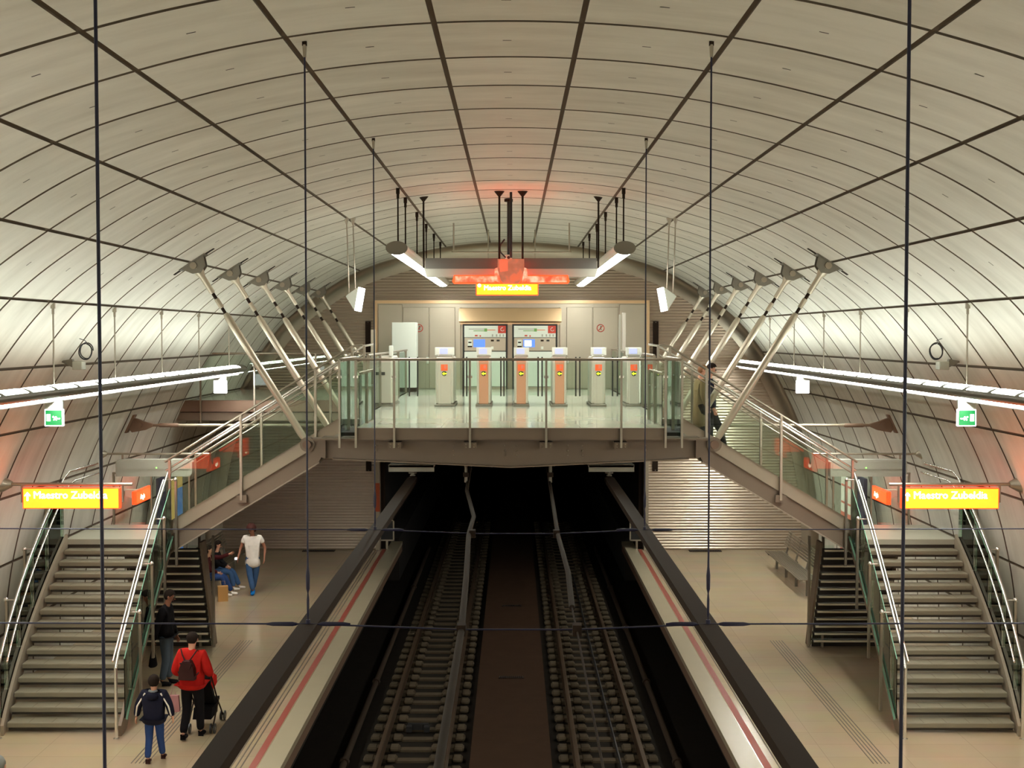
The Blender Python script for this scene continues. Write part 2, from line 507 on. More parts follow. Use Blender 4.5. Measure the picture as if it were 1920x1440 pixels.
# ================================================================ TRACKS
GW = ((1.16, 2.33))
for s in (-1, 1):
    t = thing('railway_track', f'{SIDE[s]} railway track of steel rails on concrete block sleepers', 'railway track', (s * 1.745, 0, -1.22), 0, 'railway tracks')
    for q in (-1, 1):
        pr = [(-.06, .10), (.06, .10), (.06, .115), (.012, .135), (.012, .2), (.035, .215), (.035, .245), (-.035, .245), (-.035, .215), (-.012, .2), (-.012, .135), (-.06, .115)]
        MB().prism([(q * .585 + a, b) for a, b in pr], 'y', 15, 72, M['rail']).build('rail', t)
    mb = MB()
    for q in (-1, 1):
        mb.box(q * .585 - .3, q * .585 - .1, -.13, .13, 0, .10, M['sleeper'], .035)
        mb.box(q * .585 + .1, q * .585 + .3, -.13, .13, 0, .10, M['sleeper'], .035)
        mb.box(q * .585 - .12, q * .585 + .12, -.10, .10, 0, .085, M['sleeper'])
    mb.box(-.3, .3, -.09, .09, 0, .04, M['sleeper'])
    sl = mb.build('sleeper', t); sl.location = (0, 16, 0)
    for k in range(1, 60):
        c = sl.copy(); COL.objects.link(c); c.parent = t; c.location = (0, 16 + .6 * k, 0)
# pipes along the pit
for s in (-1, 1):
    mb = MB().tube([(s * 2.93, 15, -1.12), (s * 2.93, 45, -1.12)], .06, M['grime'])
    for k in range(5): mb.tube([(s * 2.93, 17 + k * 5.2, -1.12), (s * 2.93, 17.12 + k * 5.2, -1.12)], .09, M['grime'])
    tag(mb.build('drain_pipe'), f'dark pipe running along the pit beside the {SIDE[s]} platform edge', 'pipe')
for k, y in enumerate((21.6, 27.6, 35.0)):
    mb = MB().box(-.28, .28, y, y + .16, -1.08, -1.068, M['dark'])
    for j in range(12): mb.box(-.26 + j * .045, -.24 + j * .045, y + .01, y + .15, -1.068, -1.06, M['black'])
    tag(mb.build('drain_grate'), ('nearest', 'second', 'farthest')[k] + ' small drain grate in the slab between the tracks', 'grate')
mb = MB().box(-1.98, -1.58, 24.3, 24.36, -1.18, -1.06, M['black']).box(-2.0, -1.9, 24.15, 24.3, -1.18, -1.08, M['black']).box(-1.66, -1.56, 24.15, 24.3, -1.18, -1.08, M['black'])
tag(mb.build('track_beacon'), 'small black bracket between the rails of the left track', 'track beacon')
mb = MB().tube([(1.95, 15, -1.13), (1.92, 26, -1.13), (1.9, 40, -1.13)], .022, M['black'])
tag(mb.build('track_cable'), 'thin dark cable lying between the rails of the right track', 'cable')

# ================================================================ OVERHEAD RIG
for s in (-1, 1):
    t = thing('overhead_beam', f'long dark overhead beam above the {SIDE[s]} platform edge, hung on cables', 'beam', (s * 1.8, 0, 3.74), 0, 'overhead beams')
    MB().box(-.07, .07, 2.0, 23.3, -.05, .06, M['dark']).box(-.085, .085, 2.0, 23.3, .05, .062, M['dark']).build('bar', t)
    mb = MB()
    for k in range(4): mb.tube([(0, 23.38, .08 + k * .045), (0, 23.38, .1 + k * .045)], .075 if k % 2 else .05, M['housing'], 12)
    mb.tube([(0, 23.38, -.04), (0, 23.38, .3)], .03, M['housing'])
    mb.tube([(0, 23.2, 0), (0, 23.45, 0)], .085, M['dark'], 12)
    mb.build('insulator', t)
    mb = MB().box(-.40, .42, 22.95, 23.8, .27, .33, M['housing2'], .01).box(-.40, .42, 22.95, 23.0, .20, .33, M['housing2'])
    mb.box(-.33, -.29, 23.3, 23.34, .33, .45, M['beam']).box(.31, .35, 23.3, 23.34, .33, .45, M['beam'])
    mb.build('bracket_plate', t)
YC = (5.72, 11.43, 17.0)
for k, yc in enumerate(YC):
    for s in (-1, 1):
        nm = ('nearest', 'middle', 'farthest')[k]
        t = thing('suspension_cable', f'{nm} dark vertical cable hanging from the ceiling on the {SIDE[s]} side', 'cable', (s * 1.8, yc, 3.82), 0, 'vertical suspension cables')
        zt = 8.975 - 3.82 + .01
        r = .0085
        MB().tube([(0, 0, .35), (0, 0, zt - .12)], r, M['cable'], 8).build('wire', t)
        MB().tube([(0, 0, .0), (0, 0, .04), (0, 0, .06), (0, 0, .2), (0, 0, .26), (0, 0, .30), (0, 0, .42), (0, 0, .5), (0, 0, .6)], [.006, .006, .011, .012, .006, .017, .019, .010, r], M['cable'], 8).build('turnbuckle', t)
        MB().tube([(0, 0, -.03), (0, 0, .02)], .02, M['cable'], 8).build('clamp', t)
        MB().tube([(0, 0, zt - .13), (0, 0, zt - .02)], [.014, .02], M['satin'], 8).box(-.02, .02, -.015, .015, zt - .03, zt + .01, M['dark']).build('ceiling_fitting', t)
    if k:
        t = thing('cross_cable', ('', 'nearer', 'farther')[k] + ' thin black cable strung across the whole station between the walls', 'cable', (0, yc, 3.8), 0, 'cross cables')
        mb = MB().tube([(-8.45, 0, .02), (-1.8, 0, 0), (-.42, 0, -.05), (.62, 0, -.05), (1.8, 0, 0), (8.45, 0, .02)], .008, M['cable'], 6)
        mb.build('wire', t)
        for s in (-1, 1):
            for q in (-1, 1):
                MB().tube([(s * 1.8 + q * .1, 0, 0), (s * 1.8 + q * .14, 0, 0), (s * 1.8 + q * .32, 0, .0), (s * 1.8 + q * .38, 0, 0)], [.012, .02, .018, .008], M['cable'], 8).build('tension_clamp', t)
for s in (-1, 1):
    if s < 0: pts = [(-.79, 24.6, 3.84), (-.74, 21.5, 3.78), (-.53, 18.6, 3.75), (-.55, 17, 3.74), (-.47, 14, 3.75), (-.42, 11.43, 3.74), (-.40, 2, 3.74)]; rr = .032
    else: pts = [(.70, 24.6, 3.84), (.68, 21.5, 3.78), (.64, 17, 3.74), (.66, 14.2, 3.75), (.62, 12.4, 3.74)]; rr = .03
    t = thing('contact_wire', ('left thick' if s < 0 else 'right thick') + ' grey overhead power line sagging below the mezzanine', 'power line')
    MB().tube(pts, rr, M['wire'], 8).build('conductor', t)
    if s > 0: MB().tube([(.62, 12.4, 3.74), (.62, 11.43, 3.74), (.6, 8, 3.75), (.58, 2, 3.76)], .009, M['dark'], 6).build('thin_wire', t)
    MB().tube([(pts[0][0], 22.5, 3.8), (pts[0][0], 22.5, 4.14)], .03, M['housing']).box(pts[0][0] - .05, pts[0][0] + .05, 22.44, 22.56, 3.9, 3.98, M['dark']).build('hanger', t)
    for yc in (17.0, 11.43):
        xc = (-.5 if yc > 15 else -.42) if s < 0 else .62
        MB().box(xc - .04, xc + .04, yc - .06, yc + .06, 3.7, 3.8, M['dark']).build('clamp', t)

# ================================================================ MEZZANINE
ZM = 4.8
mz = thing('mezzanine_deck', 'raised ticket hall deck spanning the tracks on grey steel cross beams', 'mezzanine', (0, 22.04, ZM))
o = mz
def L(x, y, z): return (x, y - 22.04, z - ZM)
mb = MB().box(-2.66, 2.66, 0, 2.27, -.10, 0, M['mezz_floor']).box(-2.95, 2.95, 4.1, 15.9, -.10, 0, M['mezz_floor']).box(-2.95, 2.95, 2.27, 4.1, -.10, 0, M['mezz_floor'])
mb.build('deck_floor', mz)
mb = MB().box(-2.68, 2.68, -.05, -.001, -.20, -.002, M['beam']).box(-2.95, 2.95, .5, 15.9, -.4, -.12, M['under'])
mb.box(-3.42, 3.42, -.02, .26, -.215, -.185, M['beam'])
mb.build('edge_plate', mz)
beam_poly = [(-3.66, -.22), (-3.4, -.19), (3.4, -.19), (3.66, -.22), (3.68, -.36), (3.5, -.48), (3.28, -.55), (3.1, -.555), (0, -.70), (-3.1, -.555), (-3.28, -.55), (-3.5, -.48), (-3.68, -.36)]
mb = MB().prism(beam_poly, 'y', -.03, .03, M['beam'])
mb.prism([(-3.1, -.545), (0, -.69), (3.1, -.545), (3.1, -.565), (0, -.712), (-3.1, -.565)], 'y', -.16, .16, M['beam'])
mb.box(-3.28, 3.28, -.16, .16, -.20, -.175, M['beam'])
for s in (-1, 1):
    mb.box(s * 3.22, s * 3.25, -.15, .15, -.545, -.19, M['beam'])
    mb.prism([(s * 3.55 + .13 * math.cos(a), -.31 + .13 * math.sin(a)) for a in [2 * PI * j / 16 for j in range(16)]], 'y', -.08, .08, M['beam'])
for x in (-2.0, -.70, .61, 1.90):
    mb.box(x - .11, x + .11, -.36, -.03, -.36, -.25, M['beam'])
    for dx in (-.07, .07):
        for dz in (-.33, -.28): mb.ball((x + dx, -.365, dz), .012, M['beamlight'], 8, 5)
for x in (-2.35, -1.0, -.1, .1, 1.0, 1.25, 2.35):
    for dz in (-.33, -.42, -.50 if abs(x) < 1.5 else -.4): mb.ball((x, -.035, dz), .016, M['beamlight'], 8, 5)
cb = mb.build('cross_beam', mz); cb.location = (0, .30, 0)
SY = [22.34 + 2.85 * k for k in range(6)]
for y in SY[1:]:
    c = cb.copy(); COL.objects.link(c); c.parent = mz; c.location = (0, y - 22.04, 0)
MB().prism([(-2.95, -.2), (-2.95, 0), (-2.9, 0), (-2.9, -.2)], 'y', 4.1, 15.9, M['beam']).prism([(2.95, -.2), (2.95, 0), (2.9, 0), (2.9, -.2)], 'y', 4.1, 15.9, M['beam']).build('side_plate', mz)

def guard(name, label, pts, z0, z1, posts, thick=.014, foot=0, rail=.024, group='glass guards of the mezzanine', second=False, gz=.02):
    """a straight run of glass guard from pts[0] to pts[1]; posts at the given fractions"""
    a, b = Vector(pts[0]), Vector(pts[1]); d = b - a; Ln = d.length; rz = math.atan2(d.y, d.x)
    t = thing(name, label, 'glass railing', (a.x, a.y, z0), rz, group)
    H = z1 - z0
    MB().tube([(0, 0, H), (Ln, 0, H)], rail, M['satin'], 10).build('handrail', t)
    if second: MB().tube([(0, .05, H - .13), (Ln, .05, H - .13)], rail * .7, M['chrome'], 8).build('lower_rail', t)
    for p in posts:
        MB().box(p * Ln - .018, p * Ln + .018, -.035, .035, -foot, H - .01, M['satin']).box(p * Ln - .04, p * Ln + .04, -.02, .02, H - .32, H - .28, M['chrome']).build('post', t)
    ps = sorted(set([0] + list(posts) + [1]))
    for p, q in zip(ps, ps[1:]):
        if (q - p) * Ln < .12: continue
        MB().box(p * Ln + .02, q * Ln - .02, -thick / 2, thick / 2, gz, H - .05, M['glass']).build('glass_pane', t)
    return t
def fr(x): return (x + 2.94) / 5.88
guard('glass_railing', 'long front glass railing of the mezzanine above the tracks', ((-2.94, 21.95, 0), (2.94, 21.95, 0)), ZM - .19, 5.98, [0, fr(-2.66), fr(-2.0), fr(-.70), fr(.61), fr(1.90), fr(2.66), 1], foot=.15, gz=.20)
for s in (-1, 1):
    guard('glass_railing', f'short glass railing on the {SIDE[s]} front corner of the mezzanine beside the stair head', ((s * 2.94, 22.02, 0), (s * 2.94, 24.2, 0)), ZM - .19, 5.98, [.5, 1])
    guard('glass_screen', f'low inner glass screen at the {SIDE[s]} end of the mezzanine floor', ((s * 2.62, 22.10, 0), (s * 2.62, 24.2, 0)), ZM, 5.75, [.5, 1], rail=.01)
    guard('glass_railing', f'long side glass railing of the mezzanine behind the {SIDE[s]} stairs', ((s * 2.94, 26.3, 0), (s * 2.94, 37.7, 0)), ZM, 5.98, [0, .2, .4, .6, .8, 1])

# left gallery to the side passage
mb = MB().box(-8.35, -2.97, 31.35, 37.55, 4.68, 4.8, M['mezz_floor']).box(-8.35, -2.97, 31.3, 31.36, 4.52, 4.8, M['fascia']).box(-8.4, -2.97, 31.36, 31.6, 4.3, 4.5, M['beam']).box(-8.35, -2.97, 31.6, 37.5, 4.45, 4.68, M['under'])
tag(mb.build('side_gallery'), 'raised walkway linking the mezzanine to the left wall behind the stairs', 'walkway')
guard('glass_railing', 'glass railing with square posts along the raised walkway at the left wall', ((-7.7, 31.28, 0), (-3.0, 31.28, 0)), 4.8, 5.95, [.02, .3, .62, .95], foot=.55)

# ================================================================ STRUTS
def strut_proto():
    t = thing('brace_strut', '', 'strut', (0, 0, 0), 0, 'diagonal tubular struts')
    A = Vector((3.55, 0, 4.49)); B = Vector((5.50, 0, 7.62))
    d = (B - A); Ln = d.length; d.normalize()
    def pt(f): return A + d * (Ln * f)
    t.location = (0, 0, 0)
    MB().tube([pt(.0), pt(.02), pt(.06), pt(.70), pt(.715), pt(.73)], [.035, .045, .064, .064, .056, .04], M['strut'], 14).build('tube', t)
    mb = MB().tube([pt(.73), pt(.76)], .028, M['dark'], 8).tube([pt(.76), pt(.81)], .044, M['strut'], 8).tube([pt(.81), pt(.845)], .03, M['dark'], 8)
    mb.build('turnbuckle', t)
    MB().tube([pt(.84), pt(.85), pt(.93), pt(.955), pt(.99)], [.04, .05, .052, .085, .105], M['strut'], 12).build('clevis', t)
    mb = MB()
    for q in (-1, 1):
        yy = q * .085
        mb.prism([(5.34, 7.80), (5.30, 7.60), (5.38, 7.48), (5.52, 7.46), (5.74, 7.55)], 'y', yy - .012, yy + .012, M['housing'])
    mb.prism([(5.16, 7.90), (5.86, 7.44), (5.89, 7.48), (5.19, 7.95)], 'y', -.05, .05, M['dark'])
    mb.prism([(5.30, 7.80), (5.74, 7.51), (5.77, 7.56), (5.33, 7.85)], 'y', -.13, .13, M['housing'])
    mb.build('bracket', t)
    MB().tube([(5.50, -.13, 7.60), (5.50, .13, 7.60)], .06, M['beamlight'], 14).build('upper_pin', t)
    MB().tube([(3.55, -.14, 4.49), (3.55, .14, 4.49)], .075, M['orange'] if False else M['fascia'], 16).build('lower_pin', t)
    return t
ORD = ('nearest', 'second', 'third', 'fourth', 'fifth', 'farthest')
sp = strut_proto()
for s in (1, -1):
    for k, y in enumerate(SY):
        lab = f'{ORD[k]} of the six sloping steel struts on the {SIDE[s]} side, vault to mezzanine'
        if s == 1 and k == 0:
            sp.location = (0, y, 0); sp['label'] = lab
        else:
            copy_tree(sp, (0, y, 0), 0 if s > 0 else PI, lab)

# horizontal tie rods to the side walls
for s in (-1, 1):
    t = thing('tie_rod', f'horizontal steel tie rod from the mezzanine to a bracket on the {SIDE[s]} wall', 'tie rod', (0, 26.9, 4.5), 0 if s > 0 else PI, 'wall tie rods')
    MB().tube([(3.2, 0, 0), (7.0, 0, 0)], .03, M['beamlight'], 10).build('rod', t)
    MB().tube([(7.0, 0, 0), (7.03, 0, 0), (7.4, 0, 0), (7.43, 0, 0), (7.6, 0, 0)], [.03, .045, .045, .03, .03], M['fascia'], 10).build('turnbuckle', t)
    MB().prism([(7.55, -.03), (7.7, -.10), (7.98, -.15), (8.06, -.05), (7.98, .16), (7.88, .14), (7.7, .07), (7.55, .03)], 'y', -.05, .05, M['fascia']).prism([(8.08, -.16), (8.13, -.16), (7.95, .22), (7.90, .22)], 'y', -.08, .08, M['fascia']).tube([(7.82, -.08, 0), (7.82, .08, 0)], .06, M['fascia']).build('bracket', t)

# ================================================================ STAIRS
R6 = 1 / 6
def tr(i):                        # tread i of the lower flight (0 = landing edge): inner x, outer x, y, z
    f = i / 14.0
    return 6.56 - .28 * f ** 1.3, 8.46 - .34 * f ** 2.2, 24.31 - .282 * i, 2.5 - R6 * i
def stair(s):
    sd = SIDE[s]
    t = thing('staircase', f'{sd} open-riser staircase rising from the platform to the half landing', 'staircase', (s * 7.3, 20.3, 0), 0, 'lower stair flights')
    ox, oy = s * 7.3, 20.3
    def W(x, y, z): return (s * x - ox, y - oy, z)
    for i in range(1, 15):
        xi, xo, y, z = tr(i)
        xi2, xo2, y2, _ = tr(i - 1.05)
        nose = [(y, z - .012), (y + .012, z), (y2 + .02, z), (y2 + .02, z - .05), (y + .02, z - .088), (y, z - .078)]
        mb = MB()
        n = len(nose)
        vs = [W(xi + .02, a, b) for a, b in nose] + [W(xo - .02, a, b) for a, b in nose]
        mb.add(vs, [[k, (k + 1) % n, n + (k + 1) % n, n + k] for k in range(n)], M['tread'])
        mb.add(vs, [list(range(n)), list(range(n, 2 * n))], M['tread'])
        for q in (.2, .4, .6, .8):
            xx = xi + (xo - xi) * q
            mb.add([W(xx - .004, y - .001, z - .07), W(xx + .004, y - .001, z - .07), W(xx + .004, y + .25, z + .001), W(xx - .004, y + .25, z + .001), W(xx - .004, y - .001, z + .001), W(xx + .004, y - .001, z + .001)], [(4, 5, 2, 3)], M['joint'])
        mb.add([W(a, b, c) for a in (xi + .03, xo - .03) for b, c in ((y + .03, z - .085), (y + .03, z - .125), (y + .10, z - .125), (y + .10, z - .08))], [(0, 1, 5, 4), (1, 2, 6, 5), (2, 3, 7, 6), (0, 3, 2, 1), (4, 5, 6, 7)], M['under'])  # dark bar added below the nosing as the tread's shadow line
        mb.build('tread', t)
    sam = [k * .5 for k in range(0, 29)] + [14.6]
    for nm, col, dx in (('inner_stringer', 0, -.03), ('outer_stringer', 1, .03)):
        pts = [W(tr(i)[col] + dx, tr(i)[2], tr(i)[3]) for i in sam]
        MB().ribbon(pts, -.30, .10, .05, M['beamlight' if col else 'beam']).build('stringer', t)
    # balustrades
    for col, nm in ((0, 'inner'), (1, 'outer')):
        dx = -.10 if col == 0 else .10
        lab = f'curving glass and steel balustrade on the {nm} side of the {sd} lower staircase'
        b = thing('stair_balustrade', lab, 'balustrade', (ox, oy, 0), 0, 'lower stair balustrades')
        for kk in range(0, 14, 3):
            seg = [kk + .05 + (min(14, kk + 3) - kk - .1) * q / 4 for q in range(5)]
            MB().ribbon([W(tr(i)[col] + dx * .75, tr(i)[2], tr(i)[3]) for i in seg], .06, 1.02, .014, M['glass']).ribbon([W(tr(i)[col] + dx * .75, tr(i)[2], tr(i)[3]) for i in seg], 1.02, 1.03, .014, M['glassedge']).ribbon([W(tr(i)[col] + dx * .75 + (.03 if col else -.03), tr(i)[2], tr(i)[3]) for i in seg], .04, .075, .03, M['glassedge']).build('glass_pane', b)
        hr = [W(tr(i)[col] + dx * .2, tr(i)[2], tr(i)[3] + 1.27) for i in sam]
        lo = [W(tr(i)[col] + dx * .2 - dx * .9, tr(i)[2], tr(i)[3] + 1.13) for i in sam]
        xe, ye = tr(14.6)[col] + dx * .2, tr(14.9)[2]
        hr += [W(xe, ye - .02, 1.2), W(xe, ye - .06, 1.12)]
        if col == 1:
            hr = [W(8.40, 25.9, 3.80), W(8.44, 24.35, 3.80)] + hr[1:]
            lo = [W(8.32, 25.9, 3.62), W(8.34, 24.35, 3.62)] + lo[1:]
            hr[1:2] = [W(8.46, 24.4, 3.79)]
        MB().tube(hr, .024, M['chrome'], 10).build('handrail', b)
        MB().tube(lo, .018, M['chrome'], 8).build('lower_handrail', b)
        MB().tube([W(xe, ye - .06, 0), W(xe, ye - .06, 1.14)], .026, M['chrome'], 10).tube([W(xe, ye - .06, 0), W(xe, ye - .06, .015)], .05, M['chrome'], 12).build('newel_post', b)
        for i in ((.3, 3.9, 7.7, 11.4) if col == 0 else (2.2, 6.5, 10.5)):
            x, _, zz = tr(i)[col] + dx * 1.9, 0, tr(i)[3]
            y = tr(i)[2]
            low = max(.01, zz - .45)
            MB().box(W(x, 0, 0)[0] - .02, W(x, 0, 0)[0] + .02, y - oy - .03, y - oy + .03, low, zz + 1.22, M['satin']).tube([W(x, y, zz + 1.2), W(tr(i)[col] + dx * .2, y, zz + 1.2)], .012, M['chrome'], 8).ball(W(x, y - .03, zz + 1.21), .04, M['chrome'], 10, 6).build('post', b)
    # landing
    mb = MB().box(s * 6.55, s * 8.52, 24.31, 26.2, 2.40, 2.5, M['landing']).box(s * 6.55, s * 8.52, 24.33, 26.18, 2.2, 2.40, M['under'])
    tag(mb.build('stair_landing'), f'{sd} half landing with a pale floor between the two stair flights', 'landing', 'stair landings')
    g = thing('landing_railing', f'glass railing at the back of the {sd} half landing', 'railing', (s * 6.6, 26.22, 2.5), 0 if s > 0 else PI, 'landing railings')
    MB().box(0, 1.55, -.007, .007, .03, 1.0, M['glass']).build('glass_pane', g)
    MB().tube([(0, 0, 1.06), (1.6, 0, 1.06)], .02, M['satin']).build('handrail', g)
    for x in (.02, .8, 1.58): MB().box(x - .018, x + .018, -.02, .02, -.25, 1.05, M['satin']).build('post', g)
    # upper flight rises towards the mezzanine along x
    u = thing('staircase', f'{sd} upper staircase flight climbing from the half landing to the mezzanine', 'staircase', (s * 6.56, 24.31, 2.5), 0 if s < 0 else PI, 'upper stair flights')
    # local x runs towards the centre; local y: +y is away from the viewer on the left side, reversed on the right
    sy = 1 if s < 0 else -1
    g13 = 3.62 / 13; rz_ = 2.3 / 14
    for i in range(1, 14):
        MB().box((i - 1) * g13, i * g13 + .03, sy * .06, sy * 1.84, i * rz_ - .06, i * rz_, M['tread'], .008).build('tread', u)
    sl = 2.3 / 3.75
    for yy in (0, 1.86):
        x1 = 3.62
        z = lambda x, d: x * sl + d
        MB().prism([(-.1, z(-.1, .32)), (x1, z(x1, .30)), (x1, z(x1, .02)), (-.1, z(-.1, .04))], 'y', sy * (yy - .03), sy * (yy + .02), M['beamlight']).prism([(-.12, z(-.1, .06)), (x1 - .45, z(x1 - .45, .05)), (x1 - .75, z(x1 - .75, -.33)), (-.12, z(-.1, -.30))], 'y', sy * (yy + .02), sy * (yy + .09), M['beam']).prism([(-.12, z(-.12, -.28)), (x1 - .7, z(x1 - .7, -.30)), (x1 - .7, z(x1 - .7, -.33)), (-.12, z(-.12, -.31))], 'y', sy * (yy - .05), sy * (yy + .12), M['beamlight']).build('stringer', u)
    MB().prism([(0, -.2), (3.3, z(3.3, -.2)), (3.3, z(3.3, -.26)), (0, -.28)], 'y', sy * .1, sy * 1.8, M['under']).build('soffit', u)
    for yy, wh in ((-.06, 'front'), (1.93, 'rear')):
        b = thing('stair_balustrade', f'straight glass balustrade on the {wh} side of the {sd} upper stair flight', 'balustrade', (s * 6.56, 24.31, 2.5), 0 if s < 0 else PI, 'upper stair balustrades')
        y = sy * yy
        z0, zt = .30, 1.5
        xs = [.0 + .05, 1.43, 2.85, 3.55]
        for a, c in ((.1, 1.40), (1.46, 2.82), (2.88, 3.52)):
            MB().prism([(a, z(a, z0)), (c, z(c, z0)), (c, z(c, zt - .3)), (a, z(a, zt - .3))], 'y', y - .007, y + .007, M['glass']).build('glass_pane', b)
        MB().tube([(-.02, y, z(-.02, zt)), (3.55, y, z(3.55, zt)), (3.75, y, z(3.6, zt))], .024, M['satin'] if yy < 0 else M['chrome'], 10).build('handrail', b)
        MB().tube([(-.02, y + sy * .07, z(-.02, zt - .17)), (3.55, y + sy * .07, z(3.55, zt - .17))], .02, M['chrome'], 8).build('lower_handrail', b)
        MB().tube([(-.02, y, z(-.02, zt - .27)), (3.55, y, z(3.55, zt - .27))], .012, M['satin'], 8).build('glass_rail', b)
        for x in xs[1:]:
            MB().box(x - .022, x + .022, y - .035, y + .035, z(x, -.12) if x < 3 else z(x, -.1), z(x, zt), M['satin']).build('post', b)
        MB().box(.05, .09, y - .03, y + .03, -.18, z(0, zt) + .02, M['satin']).build('post', b)
        MB().box(1.33, 1.53, y - .02, y + .02, z(1.43, -.16), z(1.43, -.02), M['beam']).build('fixing_plate', b)
    # rear flight under the upper one, seen through its open risers
    r = thing('staircase', f'{sd} steep rear stair flight with pale nosings below the upper stairs', 'staircase', (s * 6.9, 26.3, 0), 0, 'rear stair flights')
    for i in range(1, 14):
        z_ = R6 * i; y = 26.0 - .07 * i - 26.3
        wl = .72 + .0 * i
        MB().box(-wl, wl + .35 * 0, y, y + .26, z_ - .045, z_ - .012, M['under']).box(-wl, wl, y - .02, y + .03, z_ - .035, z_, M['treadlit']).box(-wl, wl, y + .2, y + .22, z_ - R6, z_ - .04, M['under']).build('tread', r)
    for x in (-.76, .76):
        MB().prism([(-.15, 0), (.1, 0), (-.8, 2.3), (-1.15, 2.3)], 'x', x - .025, x + .025, M['beam']).build('stringer', r)
    e = thing('glass_enclosure', f'glass side screen with steel posts beside the {sd} rear stair flight', 'glass screen', (s * 6.3, 26.0, 0), 0, 'glass stair screens')
    e.location = (s * 6.10, 26.05, 0)
    MB().prism([(s * .03, .05), (s * .50, .05), (s * .50, 2.1), (s * .03, 2.1)], 'y', -.007, .007, M['glass']).build('glass_pane', e)
    for x in (0, s * .28): MB().box(x - .022, x + .022, -.03, .03, 0, 2.30, M['satin']).build('post', e)
for s in (-1, 1): stair(s)

# ================================================================ LONG LIGHT FIXTURES
def ellipse(cx, cz, a, b, n=24, a0=0, a1=2 * PI):
    return [(cx + a * math.cos(a0 + (a1 - a0) * j / n), cz + b * math.sin(a0 + (a1 - a0) * j / n)) for j in range(n + (0 if abs(a1 - a0 - 2 * PI) < 1e-6 else 1))]
for s in (-1, 1):
    y1 = 31.0 if s < 0 else 37.2
    t = thing('linear_light', f'long oval light fixture with glowing slots hung along the {SIDE[s]} wall', 'light fixture', (s * 6.6, 0, 5.58), 0, 'side linear lights')
    MB().prism(ellipse(0, 0, .19, .10), 'y', -4.3, y1, M['fixture'], True).build('housing', t)
    mb = MB(); y = 1.1 - .95 * 5
    while y + .88 < y1:
        mb.prism(ellipse(0, 0, .193, .1025, 8, PI * (.33 + s * .17), PI * (.67 + s * .17)) + ellipse(0, 0, .18, .09, 8, PI * (.67 + s * .17), PI * (.33 + s * .17)), 'y', y, y + .80, M['lamp']); y += .95
    mb.build('upper_lens', t)
    a0, a1 = (PI * 1.30, PI * 1.46) if s > 0 else (PI * 1.54, PI * 1.70)
    MB().prism(ellipse(0, 0, .192, .102, 6, a0, a1) + ellipse(0, 0, .18, .09, 6, a1, a0), 'y', -4.2, y1 - .05, M['lamp_dn']).build('lower_lens', t)
    MB().box(-s * .022, -s * .014, -4.2, y1 - .05, -.145, -.098, M['black']).build('added_light_shield', t)  # black fin added to keep the lower lens from lighting the side wall
    MB().prism(ellipse(0, 0, .195, .105), 'y', y1, y1 + .02, M['housing']).build('end_cap', t)
    for k in range(-6, 6):
        yy = 18.5 + 2.852 * k
        if yy < 1.2 or yy > y1: continue
        mb = MB().tube([(0, yy, .09), (0, yy, 1.12)], .013, M['satin'], 8).tube([(0, yy, 1.12), (0, yy, 1.24)], .02, M['satin'], 8).box(-.03, .03, yy - .02, yy + .02, 1.2, 1.28, M['satin'])
        mb.build('hanger_rod', t)
# central pair
for s in (-1, 1):
    t = thing('linear_light', f'{SIDE[s]} oval ceiling light running over the mezzanine towards the end wall', 'light fixture', (s * 1.97, 0, 7.9), 0, 'mezzanine ceiling lights')
    MB().prism(ellipse(0, 0, .185, .115), 'y', 22.2, 36.8, M['steel'], True).build('housing', t)
    mb = MB(); y = 22.25
    while y < 35.8:
        mb.prism(ellipse(0, .0, .165, .125, 10, PI + .35, 2 * PI - .35), 'y', y, y + .93, M['lamp_c']); y += .96
    mb.build('lens', t)
    MB().prism(ellipse(0, 0, .19, .12), 'y', 22.16, 22.2, M['housing']).build('end_cap', t)
    MB().prism(ellipse(0, 0, .19, .12), 'y', 36.8, 36.84, M['housing']).build('end_cap', t)
    for yy in (22.45, 24.0, 26.85, 29.7, 32.55, 35.4):
        xo = 0 if yy > 23 else 0
        MB().tube([(0, yy, .11), (0, yy, .92)], .014, M['dark'], 8).tube([(0, yy, .88), (0, yy, .96)], .024, M['dark'], 8).box(-.03, .03, yy - .03, yy + .03, .96, 1.06, M['dark']).build('hanger_rod', t)
# floodlights
for s in (-1, 1):
    t = thing('floodlight', f'triangular floodlight with a glowing face hung on two rods above the {SIDE[s]} struts', 'floodlight', (s * 3.10, 25.4, 7.12), 0, 'hanging floodlights')
    q = -s
    mb = MB()
    # wedge: apex outside, lit face turned to the centre
    vs = [(s * .16, -.13, .04), (s * .16, .13, .04), (s * .12, -.13, .08), (s * .12, .13, .08), (-s * .10, -.2, .22), (-s * .10, .2, .22), (-s * .02 + 0, -.2, -.24), (-s * .02, .2, -.24)]
    mb.add(vs, [(0, 2, 4, 6), (1, 7, 5, 3), (2, 3, 5, 4), (0, 6, 7, 1), (4, 5, 7, 6), (0, 1, 3, 2)], M['white'])
    mb.build('body', t)
    mb = MB()
    vs = [(-s * .11, -.2, .22), (-s * .11, .2, .22), (-s * .03, .2, -.24), (-s * .03, -.2, -.24), (-s * .19, -.2, .20), (-s * .19, .2, .20), (-s * .11, .2, -.26), (-s * .11, -.2, -.26)]
    mb.add(vs, [(0, 1, 2, 3), (7, 6, 5, 4), (0, 4, 5, 1), (1, 5, 6, 2), (2, 6, 7, 3), (3, 7, 4, 0)], M['flood'])
    mb.build('lens', t)
    for dx, y in ((.08, -.08), (-.02, .12)):
        MB().tube([(s * (dx + .02), y, .08 if dx > 0 else .15), (s * (dx + .06), y, 1.54)], .013, M['satin'], 8).tube([(s * (dx + .06), y, 1.46), (s * (dx + .06), y, 1.6)], [.015, .06], M['satin'], 8).build('hanger_rod', t)

